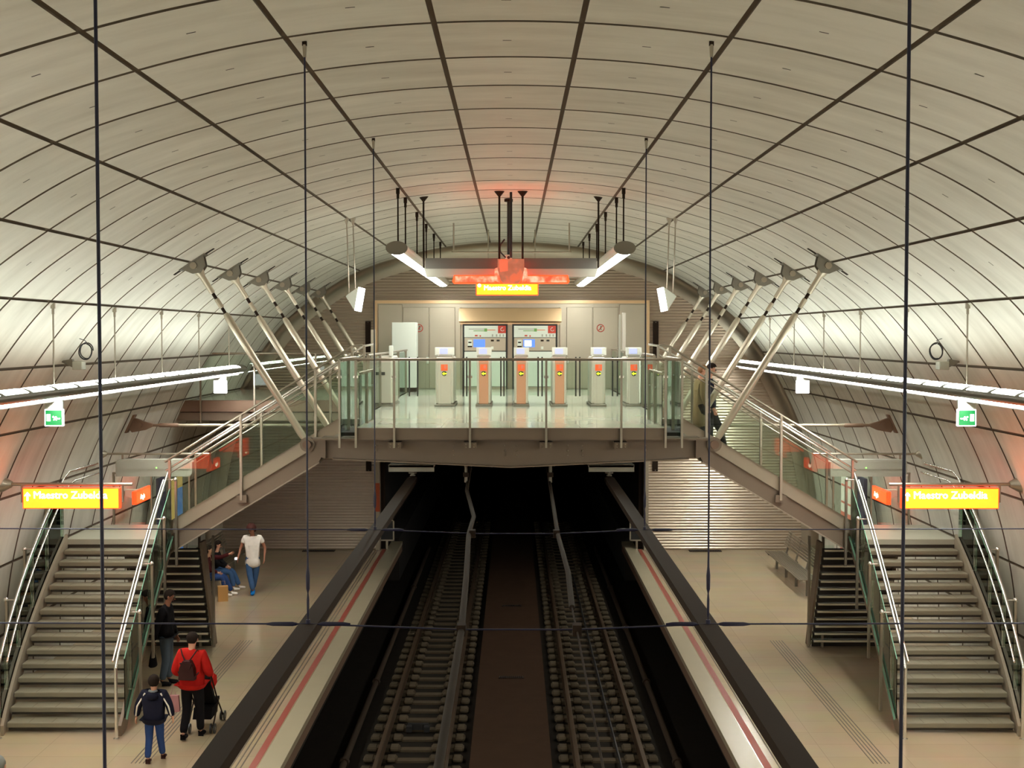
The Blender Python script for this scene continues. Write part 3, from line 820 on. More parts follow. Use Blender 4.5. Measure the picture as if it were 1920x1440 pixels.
# transverse housing, red glass and sign over the deck
t = thing('ceiling_bar_housing', 'wide grey oval housing hung on rods across the mezzanine front', 'hanging housing', (0, 24.4, 7.67))
for s in (-1, 1):
    MB().prism([(0.24 * s, .18), (1.62 * s, .18), (1.62 * s, -.02), (.24 * s, -.02)], 'y', -.14, .14, M['shell_dark']).prism([(0.24 * s, -.02), (1.64 * s, -.02), (1.60 * s, -.17), (.24 * s, -.17)], 'y', -.16, .16, M['housing2']).build('half_shell', t)
    MB().tube([(s * 1.66, 0, .0), (s * 1.66, 0, 1.28)], .018, M['dark'], 8).tube([(s * 1.66, 0, 1.26), (s * 1.66, 0, 1.36)], [.02, .1], M['dark'], 8).build('hanger_rod', t)
    MB().tube([(s * .22, -.1, .0), (s * .22, -.1, 1.36)], .02, M['dark'], 8).tube([(s * .22, -.1, 1.34), (s * .22, -.1, 1.44)], [.02, .1], M['dark'], 8).build('hanger_rod', t)
MB().tube([(0.0, .08, .2), (0.0, .08, 1.46)], .025, M['black'], 8).tube([(-.12, .05, .55), (-.2, .05, .45), (-.2, .05, .3), (-.1, .05, .2)], .015, M['black'], 8).build('cable_drop', t)
def patchy(name, cols, scale, power, rough=.12):
    m = mat(name, (200, 90, 60), rough)
    nt = m.node_tree; b = nt.nodes['Principled BSDF']
    tc = nt.nodes.new('ShaderNodeTexCoord'); vo = nt.nodes.new('ShaderNodeTexNoise'); vo.inputs['Scale'].default_value = scale; vo.inputs['Detail'].default_value = 2
    rp = nt.nodes.new('ShaderNodeValToRGB'); el = rp.color_ramp.elements
    el[0].position = .34; el[0].color = cols[0] + (1,); el[1].position = .68; el[1].color = cols[-1] + (1,)
    e = el.new(.47); e.color = cols[1] + (1,)
    nt.links.new(tc.outputs['Object'], vo.inputs['Vector']); nt.links.new(vo.outputs['Fac'], rp.inputs[0]); nt.links.new(rp.outputs[0], b.inputs['Emission Color'])
    b.inputs['Emission Strength'].default_value = power
    return m
M['red_patch'] = patchy('red_lit_glass', [(.5, .06, .03), (1, .16, .08), (1, .55, .36)], 7, 1.1)
M['smoke_patch'] = patchy('smoked_red_glass', [(.22, .10, .06), (.3, .13, .08), (.8, .14, .06)], 5, .8)
t = thing('hanging_emblem', 'glossy red-lit translucent bar with a rounded shield below the grey housing', 'illuminated emblem', (0, 24.1, 7.42))
MB().prism([(-1.1, -.02), (-1.07, .1), (1.07, .1), (1.1, -.02), (1.07, -.06), (-1.07, -.06)], 'y', -.05, .05, M['sign_rim']).build('bar', t)
for a, b in ((-1.05, -.3), (.3, 1.05)): MB().box(a, b, -.065, -.051, -.035, .08, M['red_patch']).build('bar_glass', t)
MB().prism([(-.25, .40), (.25, .40), (.25, .22), (.20, -.0), (.14, -.06), (-.14, -.06), (-.20, 0), (-.25, .22)], 'y', -.11, -.07, M['smoke_patch']).build('shield', t)
MB().box(-.2, .2, .15, .35, -.0, .04, M['red_up']).build('upper_lens', t)
for s in (-1, 1): MB().prism([(s * .25, .24), (s * .30, .22), (s * .32, -.0), (s * .2, -.05)], 'y', -.10, -.07, M['red_patch']).build('shield_wing', t)
MB().prism([(-.22, .37), (-.06, .36), (-.06, .18), (-.2, .16)], 'y', -.118, -.112, M['red_lit']).build('shield_window', t)

def lit_sign(name, label, txt, W_, H_, loc, size, arrow=False, tx=.0, bars=0):
    t = thing(name, label, 'illuminated sign', loc, 0, 'illuminated orange signs')
    MB().box(-W_ / 2, W_ / 2, 0, .12, 0, H_, M['sign_rim'], .008).build('case', t)
    fc = MB().box(-W_ / 2 + .016, W_ / 2 - .016, -.006, 0, .014, H_ - .014, M['sign_face']).build('face', t)
    MB().box(-W_ / 2 + .016, W_ / 2 - .016, .12, .126, .014, H_ - .014, M['sign_small']).build('rear_face', t)
    o = text_mesh(txt, size, M['sign_text'], 'lettering', fc, (tx, -.012, H_ - size * 1.0), (PI / 2, 0, 0), align='LEFT')
    if arrow:
        x = -W_ / 2 + .085; z = H_ - .17
        MB().prism([(x - .012, z - .04), (x + .012, z - .04), (x + .012, z + .06), (x + .045, z + .03), (x + .045, z + .055), (x, z + .1), (x - .045, z + .055), (x - .045, z + .03), (x - .012, z + .06)], 'y', -.012, -.006, M['sign_text']).build('arrow', t)
    return t
t = lit_sign('station_sign', 'small orange and yellow lit sign in the centre below the red emblem', 'Maestro Zubeldia', 1.17, .225, (-.07, 24.0, 7.14), .125, tx=-.44)
MB().ball((-.52, -.012, .185), (.03, .01, .03), M['sign_text']).build('dot', t)
# the two platform direction signs and their tubes
for s in (-1, 1):
    t = thing('sign_bracket_tube', f'horizontal tube from the {SIDE[s]} wall carrying the orange station sign', 'bracket tube', (0, 21.1, 3.93), 0, 'sign carrying tubes')
    MB().tube([(s * 6.26, 0, 0), (s * 8.30, 0, 0)], .028, M['satin'], 10).tube([(s * 8.25, 0, 0), (s * 8.42, 0, 0)], [.05, .14], M['satin'], 10).build('tube', t)
    for x in (6.42, 8.09): MB().box(s * x - .012, s * x + .012, -.02, .02, -.3, 0, M['satin']).build('drop_arm', t)
    lit_sign('station_sign', f'wide orange lit sign with an arrow and white lettering at the {SIDE[s]} staircase', 'Maestro Zubeldia', 1.60, .345, (s * 7.26, 21.04, 3.53), .172, True, tx=-.62)

# grey hanging housings at the landings
for s in (-1, 1):
    t = thing('hanging_display_case', f'grey hanging housing with a green indicator over the {SIDE[s]} landing', 'hanging housing', (s * 7.3, 26.2, 3.66), 0, 'grey hanging housings')
    MB().prism([(-.78, -.15), (.74, -.15), (.78, -.08), (.78, .14), (.74, .19), (-.74, .19), (-.78, .14)], 'y', -.15, .15, M['housing2']).build('case', t)
    MB().prism([(-.74, .0), (.74, .0), (.74, .16), (-.74, .16)], 'y', -.17, -.15, M['housing2']).build('front_panel', t)
    MB().ball((s * (-.06), -.17, .03), .014, M['green_led'], 8, 6).build('indicator', t)
    MB().tube([(-s * 1.1, 0, .30), (s * 1.03, 0, .30)], .022, M['satin'], 8).tube([(s * 1.0, 0, .30), (s * 1.14, 0, .30)], [.04, .12], M['satin'], 8).box(-.7, -.66, -.01, .01, .18, .3, M['satin']).box(.66, .7, -.01, .01, .18, .3, M['satin']).build('support_tube', t)
# wall signs facing the platforms, beyond the landings
for s, ysg in ((-1, 28.3), (1, 28.3), (-1, 12.3), (1, 12.3)):
    t = thing('exit_direction_sign', f'small orange lit sign on a pale bracket on the {SIDE[s]} wall ' + ('behind the landing' if ysg > 20 else 'near the viewer'), 'illuminated sign', (s * 8.35, ysg, 2.66), 0, 'small orange wall signs')
    MB().box(-.05, .05, -.1, 1.15, -.02, .27, M['sign_rim'], .008).build('case', t)
    fc = MB().box(-s * .056, -s * .05, -.07, 1.12, 0, .25, M['sign_small']).build('face', t)
    text_mesh('Argia', .15, M['sign_text_d'], 'lettering', fc, (-s * .06, .85 if s > 0 else .2, .07), (PI / 2, 0, -s * PI / 2))
    MB().prism([(s * .05, -.0), (s * .35, .12), (s * .35, .25), (s * .05, .25)], 'y', .4, .6, M['white']).build('bracket', t)

# exit signs under the long lights
def running_man(t, s):
    z = .13
    MB().box(-.118, .118, -.036, -.03, .016, .23, M['green_lit']).build('green_face', t)
    mb = MB()
    d = -s
    mb.box(-d * .045, -d * .10, -.042, -.036, .075, .175, M['lit_box'])
    mb.ball((-d * .005, -.04, .135), (.013, .006, .013), M['lit_box'], 8, 6)
    mb.prism([(d * .005, .11), (d * .03, .145), (d * .045, .14), (d * .035, .12), (d * .05, .09), (d * .035, .085), (d * .02, .11), (d * .01, .085), (-d * .005, .09)], 'y', -.042, -.036, M['lit_box'])
    mb.prism([(d * .04, .13), (d * .07, .115), (d * .095, .12), (d * .095, .105), (d * .07, .10), (d * .04, .115)], 'y', -.042, -.036, M['lit_box'])
    mb.build('running_figure', t)
for s in (-1, 1):
    t = thing('exit_sign', f'green emergency exit sign below the {SIDE[s]} long light fixture', 'exit sign', (s * 6.6, 18.5, 5.08), 0, 'hanging emergency signs')
    MB().box(-.135, .135, -.03, .03, 0, .245, M['lit_box'], .005).build('light_box', t)
    running_man(t, s)
    MB().box(-.13, .13, -.035, .035, .245, .39, M['white'], .01).build('housing', t)
    t = thing('emergency_sign', f'small overexposed white emergency light box farther along the {SIDE[s]} long light fixture', 'light box', (s * 6.6, 29.0, 5.08), 0, 'hanging emergency signs')
    MB().box(-.15, .15, -.03, .03, 0, .29, M['lit_box'], .01).build('light_box', t)
    MB().box(-.14, .14, -.04, .04, .29, .40, M['white'], .01).build('housing', t)

# wall camera boxes with coiled cables on the vault
for s in (-1, 1):
    t = thing('wall_speaker', f'small pale box with a coil of black cable on the {SIDE[s]} vault', 'loudspeaker', (s * 7.05, 20.9, 5.95), 0, 'vault loudspeakers')
    MB().box(-.08, .08, -.1, .1, -.12, .02, M['housing2'], .01).prism([(s * .05, -.1), (s * .22, -.02), (s * .30, .02), (s * .1, .06)], 'y', -.04, .04, M['housing']).build('box', t)
    pts = [(-s * .12 + .105 * math.cos(a), -.04 + .01 * math.sin(3 * a), .18 + .13 * math.sin(a)) for a in [2 * PI * j / 24 for j in range(25)]]
    MB().tube(pts, .012, M['black'], 8).tube([(x * 1.0 + .015, y + .02, z + .015) for x, y, z in pts[:20]], .009, M['black'], 8).tube([pts[2], (-s * .1, 0, .36), (s * .02, .02, .4)], .006, M['black'], 6).build('cable_coil', t)
# hanging rail near the end of the vault
t = thing('hanging_rail', 'thin horizontal rail hung on short rods high before the end wall', 'rail', (0, 30.0, 8.33))
MB().tube([(-1.4, 0, 0), (1.4, 0, 0)], .022, M['satin'], 8).tube([(-1.0, 3, -.1), (1.0, 3, -.1)], .02, M['satin'], 8).build('rail', t)
for s in (-1, 1):
    MB().tube([(s * 1.35, 0, 0), (s * 1.35, 0, .68)], .02, M['satin'], 8).build('hanger_rod', t)
    MB().tube([(s * .6, 3, -.1), (s * .6, 3, .78)], .018, M['satin'], 8).build('hanger_rod', t)
t = thing('security_camera', 'small pale security camera on a dark pole above the red emblem', 'camera', (-.05, 25.6, 7.95))
MB().tube([(0, 0, .05), (0, 0, 1.13)], .03, M['black'], 8).tube([(0, 0, 1.1), (0, 0, 1.15)], .09, M['dark'], 10).build('pole', t)
MB().box(-.07, .07, -.2, .1, -.08, .04, M['white'], .02).tube([(0, -.2, -.02), (0, -.23, -.02)], .03, M['black'], 10).build('body', t)

# ================================================================ MEZZANINE BACK WALL
YW = 37.93
mb = MB().box(-4.06, 4.06, YW - .02, YE, ZM, 7.42, M['cladgrey'])
mb.box(-4.06, 4.06, YW - .08, YW - .02, 7.33, 7.42, M['clad']); mb.box(-4.06, -3.98, YW - .12, YW - .02, ZM, 7.42, M['clad']); mb.box(3.98, 4.06, YW - .12, YW - .02, ZM, 7.42, M['clad'])
struct(mb.build('wall_cladding'))
n = 1
for a, b, top in ((-3.95, -3.24, 7.30), (-3.22, -2.46, 7.22), (-2.44, -1.68, 7.22), (1.62, 2.38, 7.22), (2.40, 3.14, 7.22), (3.18, 3.93, 7.30)):
    t = bpy.data.objects.new('tmp', None)
    mb = MB().box(a, b, YW - .07, YW - .021, ZM + .02, top, M['cladgrey'], .008)
    d = struct(mb.build(f'door_{n}')); n += 1
    MB().box((a if a > 0 else b - .07), (a + .07 if a > 0 else b), YW - .12, YW - .07, 5.55, 5.75, M['white'] if n == 3 else M['chrome'], .01).build('door_handle', d)
mb = MB().prism([(YW - .03, 7.20), (YW - .16, 7.18), (YW - .26, 6.80), (YW - .03, 6.74)], 'x', -1.56, 1.46, M['clad'])
mb.box(-1.62, 1.52, YW - .10, YW - .02, 6.70, 6.80, M['clad'])
mb.box(-1.64, -1.52, YW - .14, YW - .02, ZM, 7.22, M['cladgrey']); mb.box(1.42, 1.54, YW - .14, YW - .02, ZM, 7.22, M['cladgrey'])
tag(mb.build('alcove_surround'), 'brushed steel header and jambs framing the two ticket machines', 'panelling')
for k, (a, b) in enumerate(((-1.45, -.13), (.01, 1.34))):
    t = thing('ticket_machine', ('left', 'right')[k] + ' ticket vending machine with a blue screen in the black framed alcove', 'ticket machine', ((a + b) / 2, YW - .2, ZM), 0, 'ticket machines')
    h = (b - a) / 2
    MB().box(-h, h, -.02, .16, 0, 1.92, M['black'], .005).build('frame', t)
    mp_ = MB().box(-h + .05, h - .05, -.03, -.02, 1.53, 1.87, M['white']).build('map_panel', t)
    mb = MB().box(-h + .18, -.02, -.036, -.03, 1.765, 1.78, M['housing']).box(-.34, -.02, -.036, -.03, 1.71, 1.73, M['mapgreen']).box(-.02, .06, -.036, -.03, 1.70, 1.79, M['mapgreen']).box(.06, .3, -.036, -.03, 1.735, 1.755, M['maporange'])
    mb.box(-.3, -.22, -.036, -.03, 1.56, 1.6, M['red']).box(-.16, -.12, -.036, -.03, 1.55, 1.59, M['red'])
    for x in (.22, .34, .44, .54): mb.box(x - .02, x + .02, -.036, -.03, 1.55, 1.62, M['housing2'])
    mb.build('route_map', mp_)
    MB().box(h - .28, h - .05, -.037, -.03, 1.65, 1.87, M['red']).tube([(h - .15 + .05 * math.cos(a_), -.041, 1.765 + .05 * math.sin(a_)) for a_ in [PI * .4 + 1.5 * PI * j / 12 for j in range(13)]], .009, M['white'], 6).build('card_logo', mp_)
    cp = MB().box(-h + .05, h - .05, -.06, -.02, 1.13, 1.52, M['cladgrey'], .01).build('control_panel', t)
    MB().box(-.34, -.0, -.07, -.06, 1.24, 1.47, M['screen']).build('screen', cp)
    mb = MB().box(-h + .15, -h + .28, -.075, -.06, 1.24, 1.46, M['white']).box(-h + .17, -h + .26, -.08, -.075, 1.36, 1.40, M['black']).box(-h + .15, -h + .28, -.08, -.075, 1.24, 1.28, M['dark'])
    mb.build('card_reader', cp)
    for a_, b_, c_, d_, m_ in ((.17, .26, 1.41, 1.46, 'dark'), (.34, .43, 1.41, 1.46, 'black'), (.18, .25, 1.18, 1.26, 'white')): MB().box(a_, b_, -.07, -.06, c_, d_, M[m_]).build('slot', cp)
    if k == 1: MB().box(-.30, -.10, -.075, -.07, 1.27, 1.44, M['lit_box']).build('screen_window', cp)
    MB().box(-h + .05, h - .05, -.045, -.02, .08, 1.11, M['white'], .01).box(-h + .05, h - .05, -.045, -.02, .0, .07, M['cladgrey']).build('lower_door', t)
# no-entry pedestrian signs on the doors
for x in (-2.74, 2.62):
    t = thing('prohibition_sign', f'round red-ringed no entry sign on a steel door on the {"left" if x < 0 else "right"}', 'sign', (x, YW - .08, 6.6), 0, 'round prohibition signs')
    MB().tube([(.105 * math.cos(a), 0, .105 * math.sin(a)) for a in [2 * PI * j / 24 for j in range(25)]], .012, M['red'], 6).tube([(-.07, 0, -.07), (.07, 0, .07)], .01, M['red'], 6).build('ring', t)
    MB().prism([(.1 * math.cos(a), .1 * math.sin(a)) for a in [2 * PI * j / 24 for j in range(24)]], 'y', .002, .008, M['cladgrey']).build('disc', t)
    MB().ball((.01, -.002, .055), (.014, .006, .014), M['dark'], 8, 6).prism([(-.01, .04), (.025, .035), (.012, 0), (.03, -.055), (.015, -.055), (0, -.02), (-.03, -.05), (-.035, -.04), (-.008, 0)], 'y', -.004, .002, M['dark']).build('walking_figure', t)
# white cabinet and tall posts on the deck
t = thing('white_cabinet', 'tall plain white cabinet standing on the mezzanine before the left steel doors', 'cabinet', (-3.02, 36.2, ZM))
MB().box(-.34, .34, -.35, .35, .12, 1.95, M['white'], .01).build('body', t)
MB().box(-.32, .32, -.33, .33, 0, .12, M['dark']).build('plinth', t)
t = thing('tall_post', 'slim pale steel post at the left end of the ticket gates', 'post', (-3.12, 28.9, ZM))
MB().box(-.05, .05, -.04, .04, 0, 1.72, M['cladgrey'], .01).build('shaft', t)
t = thing('tall_post', 'tall steel post with lit slots behind the right ticket gates', 'post', (3.02, 34.5, ZM))
MB().box(-.05, .05, -.04, .04, 0, 2.2, M['steel'], .01).build('shaft', t)
MB().box(-.14, -.09, -.03, .03, .9, 2.15, M['housing2']).build('side_plate', t)
# ticket gates
GX = [-1.50, -.62, .22, 1.08, 1.95, 2.74]
GN = ['wide steel gate pillar second from the left', 'steel gate pillar before the left ticket machine', 'steel gate pillar in the middle of the ticket line', 'steel gate pillar before the right ticket machine', 'steel gate pillar before the right steel doors', 'rightmost steel gate pillar next to the side railing']
for k, x in enumerate(GX):
    wd = .20 if k == 0 else .155
    t = thing('ticket_gate', GN[k] + ', with orange sticker and green arrow', 'ticket gate', (x, 28.64, ZM), 0, 'ticket gates with arrows')
    gb = MB().box(-wd, wd, 0, 1.5, .05, 1.1, M['steel'], .03).box(-wd + .05, wd - .05, -.012, .02, .05, 1.08, M['gate_pink'] if 0 < k < 4 else M['steel'], .01).build('body', t)
    MB().box(-wd - .03, wd + .03, -.04, 1.54, 0, .05, M['housing'], .01).build('base', t)
    dh = MB().box(-wd, wd, .02, .3, 1.1, 1.15, M['chrome'], .01).box(-wd - .01, -wd + .02, .0, .25, 1.15, 1.32, M['white']).box(wd - .02, wd + .02, .0, .25, 1.15, 1.32, M['white']).box(-wd, wd, .02, .2, 1.15, 1.32, M['white'], .01).build('display_head', t)
    MB().box(-.10, .07, .008, .02, 1.18, 1.29, M['screen_p']).build('display_screen', dh)
    MB().box(-.075, .075, -.022, -.013, .80, .94, M['sticker']).box(.0, .05, -.025, -.022, .85, .92, M['adred']).build('sticker', gb)
    MB().prism([(.055 * math.cos(a), .735 + .055 * math.sin(a)) for a in [2 * PI * j / 16 for j in range(16)]], 'y', -.02, -.012, M['black']).prism([(-.052, .735), (.0, .775), (.0, .75), (.05, .75), (.05, .72), (0, .72), (0, .695)], 'y', -.026, -.02, M['arrow']).build('arrow_lamp', gb)
t = thing('ticket_gate', 'leftmost plain steel gate pillar with a small black plate', 'ticket gate', (-2.86, 28.64, ZM))
MB().box(-.19, .19, 0, 1.5, .05, 1.12, M['steel'], .03).build('body', t)
MB().box(-.21, .21, -.03, 1.54, 0, .05, M['housing']).build('base', t)
MB().box(-.05, .03, -.012, -.0, .70, .77, M['black']).build('plate', t)
MB().box(.12, .2, .0, .2, 1.12, 1.36, M['white'], .01).build('reader', t)
gapx = [(-2.33, -2.14), (-1.10, -1.02), (-.24, -.17), (.61, .70), (1.47, 1.56), (2.31, 2.42)]
for k, (a, b) in enumerate(gapx):
    t = thing('gate_flaps', ['pair of glass gate flaps left of the wide gate pillar', 'pair of glass gate flaps right of the wide gate pillar', 'pair of glass gate flaps before the left ticket machine', 'pair of glass gate flaps before the right ticket machine', 'pair of glass gate flaps before the right steel doors', 'rightmost pair of glass gate flaps'][k], 'gate doors', ((a + b) / 2, 29.2, ZM), 0, 'glass gate flaps')
    h = (b - a) / 2
    gl = [(-2.64, -1.72), (-1.28, -.79), (-.45, .05), (.39, .91), (1.25, 1.78), (2.12, 2.57)][k]; cx = (a + b) / 2
    for q in (-1, 1):
        e = gl[0 if q < 0 else 1] - cx
        MB().box(q * h + q * .012, e, -.006, .006, .22, 1.05, M['glass']).build('flap', t)
        MB().box(q * h - .016, q * h + .016, -.02, .02, .2, 1.1, M['black'], .005).build('black_edge', t)

# ================================================================ END WALL DETAILS AND PLATFORM FURNITURE
for s in (-1, 1):
    for z0, z1, w_ in ((2.35, 3.75, 'below the mezzanine'), (5.72, 6.8, 'above the mezzanine')):
        mb = MB().box(s * 4.18, s * 4.34, YE - .08, YE - .03, z0, z1, M['dark'], .005)
        for q in (z0 + .03, z1 - .03): mb.ball((s * 4.26, YE - .085, q), .012, M['satin'], 6, 4)
        tag(mb.build('wall_plate'), f'narrow dark vertical plate on the {SIDE[s]} corrugated wall {w_}', 'wall plate', 'dark wall plates')
    mb = MB().box(s * 5.25, s * 6.2, YE - .42, YE - .12, .001, .012, M['dark'])
    for j in range(18): mb.box(s * (5.28 + j * .051), s * (5.30 + j * .051), YE - .40, YE - .14, .012, .016, M['black'])
    tag(mb.build('floor_grate'), f'dark metal grate in the {SIDE[s]} platform floor at the end wall', 'grate', 'platform floor grates')
    t = thing('framed_panel', f'dark panel in a pale metal frame at the {SIDE[s]} side of the tunnel mouth', 'framed panel', (s * 3.74, YE + .1, .0), 0, 'tunnel mouth panels')
    MB().box(-.19, .19, 0, .03, .28, .86, M['black']).build('panel', t)
    MB().box(-.22, .22, -.01, .03, .24, .28, M['satin']).box(-.22, .22, -.01, .03, .84, .88, M['satin']).box(-.22, -.18, -.01, .03, .24, .88, M['satin']).box(.18, .22, -.01, .03, .24, .88, M['satin']).box(-.03, .03, 0, .05, 0, .25, M['satin']).build('frame', t)
    # benches
    x0 = 7.25 if s > 0 else 7.6
    t = thing('metal_bench', f'perforated grey steel bench with a backrest on the {SIDE[s]} platform', 'bench', (s * x0, 33.0, 0), 0, 'platform benches')
    mb = MB()
    for j in range(9): mb.box(s * -.26 + s * j * .055, s * -.26 + s * (j * .055 + .045), -2.1, 2.1, .43, .45, M['satin'])
    mb.build('seat', t)
    mb = MB()
    for j in range(6):
        a = (s * (.26 + .025 * j), .62 + j * .065)
        mb.box(a[0], a[0] + s * .015, -2.1, 2.1, a[1], a[1] + .055, M['satin'])
    mb.build('backrest', t)
    for y in (-1.8, -.6, .6, 1.8):
        MB().box(-.03, .03, y - .03, y + .03, 0, .43, M['housing']).box(-.25, .3, y - .03, y + .03, .39, .43, M['housing']).prism([(s * .22, .40), (s * .27, .40), (s * .42, 1.0), (s * .38, 1.0)], 'y', y - .02, y + .02, M['housing']).build('leg', t)
    # advertising panels on the side walls
    t = thing('poster_panel', ('tall yellow and blue lit poster' if s < 0 else 'tall red and white lit poster') + f' on the {SIDE[s]} wall behind the landing', 'poster', (s * 8.55, 31.6, 0), 0, 'wall posters')
    MB().box(-.05, .05, 0, 1.35, .8, 2.85, M['housing'], .01).build('frame', t)
    mb = MB()
    if s < 0:
        mb.box(.051, .056, .05, .65, .85, 2.8, M['adyellow']).box(.051, .056, .75, 1.3, .85, 2.5, M['adblue']).box(.051, .056, .75, 1.3, 2.5, 2.8, M['adyellow'])
    else:
        mb.box(-.056, -.051, .05, 1.3, 1.9, 2.8, M['adwhite']).box(-.056, -.051, .05, 1.3, .85, 1.9, M['adred'])
        for j in range(8): mb.box(-.060, -.056, .1, 1.25, 1.0 + j * .22, 1.05 + j * .22, M['adred' if j % 2 else 'adwhite'])
    mb.build('poster', t)
    t = thing('information_board', f'navy blue board beside the poster on the {SIDE[s]} wall', 'board', (s * 8.5, 30.6, 0), 0, 'navy boards')
    MB().box(-.04, .04, 0, .6, 1.0, 2.95, M['navy'], .01).build('panel', t)
    MB().box(-s * .045, -s * .04, .15, .45, 2.6, 2.75, M['white']).build('notice', t)

# ================================================================ PEOPLE
def skin(name, verts, edges, mats, parent, sub=2, root=0):
    me = bpy.data.meshes.new(name)
    me.from_pydata([v[:3] for v in verts], edges, [])
    o = bpy.data.objects.new(name, me); COL.objects.link(o)
    o.parent = parent
    me.materials.append(mats)
    if not me.skin_vertices: me.attributes.new('skin', 'FLOAT', 'POINT') if False else None
    md = o.modifiers.new('skin', 'SKIN'); md.use_smooth_shade = True
    if not me.skin_vertices:
        bm_layer(me)
    for i, v in enumerate(verts):
        r = v[3]; sv = me.skin_vertices[0].data[i]
        sv.radius = (r, v[4]) if len(v) > 4 else (r, r)
        sv.use_root = (i == root)
    sb = o.modifiers.new('smooth', 'SUBSURF'); sb.levels = 1; sb.render_levels = sub
    return o
def bm_layer(me):
    import bmesh
    bm = bmesh.new(); bm.from_mesh(me); bm.verts.layers.skin.verify(); bm.to_mesh(me); bm.free()
def cloth(name, rgb, rough=.8, em=None):
    return mat(name, rgb, .92 if rough > .55 else rough, spec=.12, noise=(14, .12, (1, 1, 1)))
SK = {'pale': mat('skin_pale', (205, 150, 122), .55), 'tan': mat('skin_tan', (150, 98, 74), .55)}
def ip(a, b, t): return tuple(a[i] + (b[i] - a[i]) * t for i in range(3))
def person(label, loc, face, H, skinm, hair, top, bottom, shoes, pose, child=False, long_top=0, sleeves='long', hairstyle='short', toph=None, bulk=1.0, hood=False):
    bulk *= 1.08
    """pose: joints for a 1.75 m figure that looks along local -y; right hand of the figure is at -x"""
    S = H / 1.75
    t = thing('person', label, 'person', loc, face)
    J = {'pel': (0, 0, .93), 'chest': (0, 0, 1.28), 'neck': (0, 0, 1.47), 'head': (0, -.02, 1.63),
         'shR': (-.185, 0, 1.40), 'elR': (-.25, .02, 1.12), 'wrR': (-.24, -.08, .87), 'shL': (.185, 0, 1.40), 'elL': (.25, .02, 1.12), 'wrL': (.24, -.08, .87),
         'hiR': (-.10, 0, .88), 'knR': (-.10, -.02, .48), 'anR': (-.10, .02, .08), 'hiL': (.10, 0, .88), 'knL': (.10, -.02, .48), 'anL': (.10, .02, .08)}
    J.update(pose)
    J = {k: tuple(c * S for c in v) for k, v in J.items()}
    hb = 1.18 if child else 1.0
    def R(x): return x * S
    # ---- body, one continuous surface
    V = []; E = []
    def av(p, r, r2=None):
        V.append(tuple(p) + ((r, r2) if r2 else (r,))); return len(V) - 1
    pel = av(J['pel'], R(.13), R(.10)); 
    wa = av(ip(J['pel'], J['chest'], .5), R(.125), R(.09)); ch = av(J['chest'], R(.14), R(.10)); E += [(pel, wa), (wa, ch)]
    nk = av(J['neck'], R(.055)); E.append((ch, nk))
    hd = J['head']; nkp = J['neck']
    jaw = av(ip(nkp, hd, .55), R(.062 * hb)); E.append((nk, jaw))
    mid = av(hd, R(.082 * hb), R(.092 * hb)); E.append((jaw, mid))
    tp = ip(nkp, hd, 1.0 + .42); top_h = av(tp, R(.072 * hb)); E.append((mid, top_h))
    for sd in 'RL':
        q = -1 if sd == 'R' else 1
        a = av(J['sh' + sd], R(.055)); E.append((ch, a))
        b = av(ip(J['sh' + sd], J['el' + sd], .5), R(.045)); E.append((a, b))
        c = av(J['el' + sd], R(.038)); E.append((b, c))
        d = av(J['wr' + sd], R(.027), R(.022)); E.append((c, d))
        el, wr = Vector(J['el' + sd]), Vector(J['wr' + sd])
        dr = (wr - el).normalized()
        side = dr.cross(Vector((q, 0, 0)) if abs(dr.x) < .8 else Vector((0, 0, 1)))
        side = side.normalized() if side.length > 1e-3 else Vector((0, 1, 0))
        pm = wr + dr * R(.055); e = av(pm, R(.036), R(.018)); E.append((d, e))
        nrm = dr.cross(side).normalized()
        for f, ln in ((-1.5, .062), (-.5, .072), (.5, .066), (1.5, .05)):
            k0 = pm + dr * R(.038) + side * R(.017 * f)
            k1 = k0 + dr * R(ln * .5) + nrm * R(.008); k2 = k1 + dr * R(ln * .4) + nrm * R(.02)
            i0 = av(k0, R(.010)); i1 = av(k1, R(.009)); i2 = av(k2, R(.007)); E += [(e, i0), (i0, i1), (i1, i2)]
        th = pm - dr * R(.01) + side * R(-.04); i0 = av(th, R(.011)); i1 = av(th + dr * R(.035) - side * R(.012), R(.009)); E += [(e, i0), (i0, i1)]
        h = av(J['hi' + sd], R(.085)); E.append((pel, h))
        m1 = av(ip(J['hi' + sd], J['kn' + sd], .5), R(.072)); k = av(J['kn' + sd], R(.052)); m2 = av(ip(J['kn' + sd], J['an' + sd], .35), R(.052)); an = av(J['an' + sd], R(.028))
        E += [(h, m1), (m1, k), (k, m2), (m2, an)]
        
    skin('body', V, E, skinm, t)
    # ---- face
    hv = Vector(hd); nv = Vector(nkp); up = (hv - nv).normalized(); fw = Vector(pose.get('look', (0, -1, 0))).normalized(); fw = (fw - up * fw.dot(up)).normalized(); sdv = up.cross(fw)
    mb = MB()
    base = hv + fw * R(.088 * hb)
    mb.tube([hv + fw * R(.082 * hb) + up * R(.012), hv + fw * R(.112 * hb) - up * R(.018), hv + fw * R(.086 * hb) - up * R(.026)], [R(.007), R(.013), R(.012)], skinm, 8).build('nose', t)
    for q in (-1, 1):
        MB().ball(hv + fw * R(.084 * hb) + sdv * R(q * .032) + up * R(.012), R(.011), M['black'], 8, 6).build('eye', t)
        MB().ball(hv + sdv * R(q * .088 * hb) - up * R(.0), (R(.014), R(.02), R(.03)), skinm, 8, 6).build('ear', t)
    MB().tube([hv + fw * R(.078 * hb) - up * R(.052) + sdv * R(-.022), hv + fw * R(.086 * hb) - up * R(.052), hv + fw * R(.078 * hb) - up * R(.052) + sdv * R(.022)], R(.005), M['redline'], 6).build('mouth', t)
    # ---- hair: a cap that leaves the face free
    mb = MB(); rr = .108 * hb; n = 20; kk = 12; vs = []; fs = []
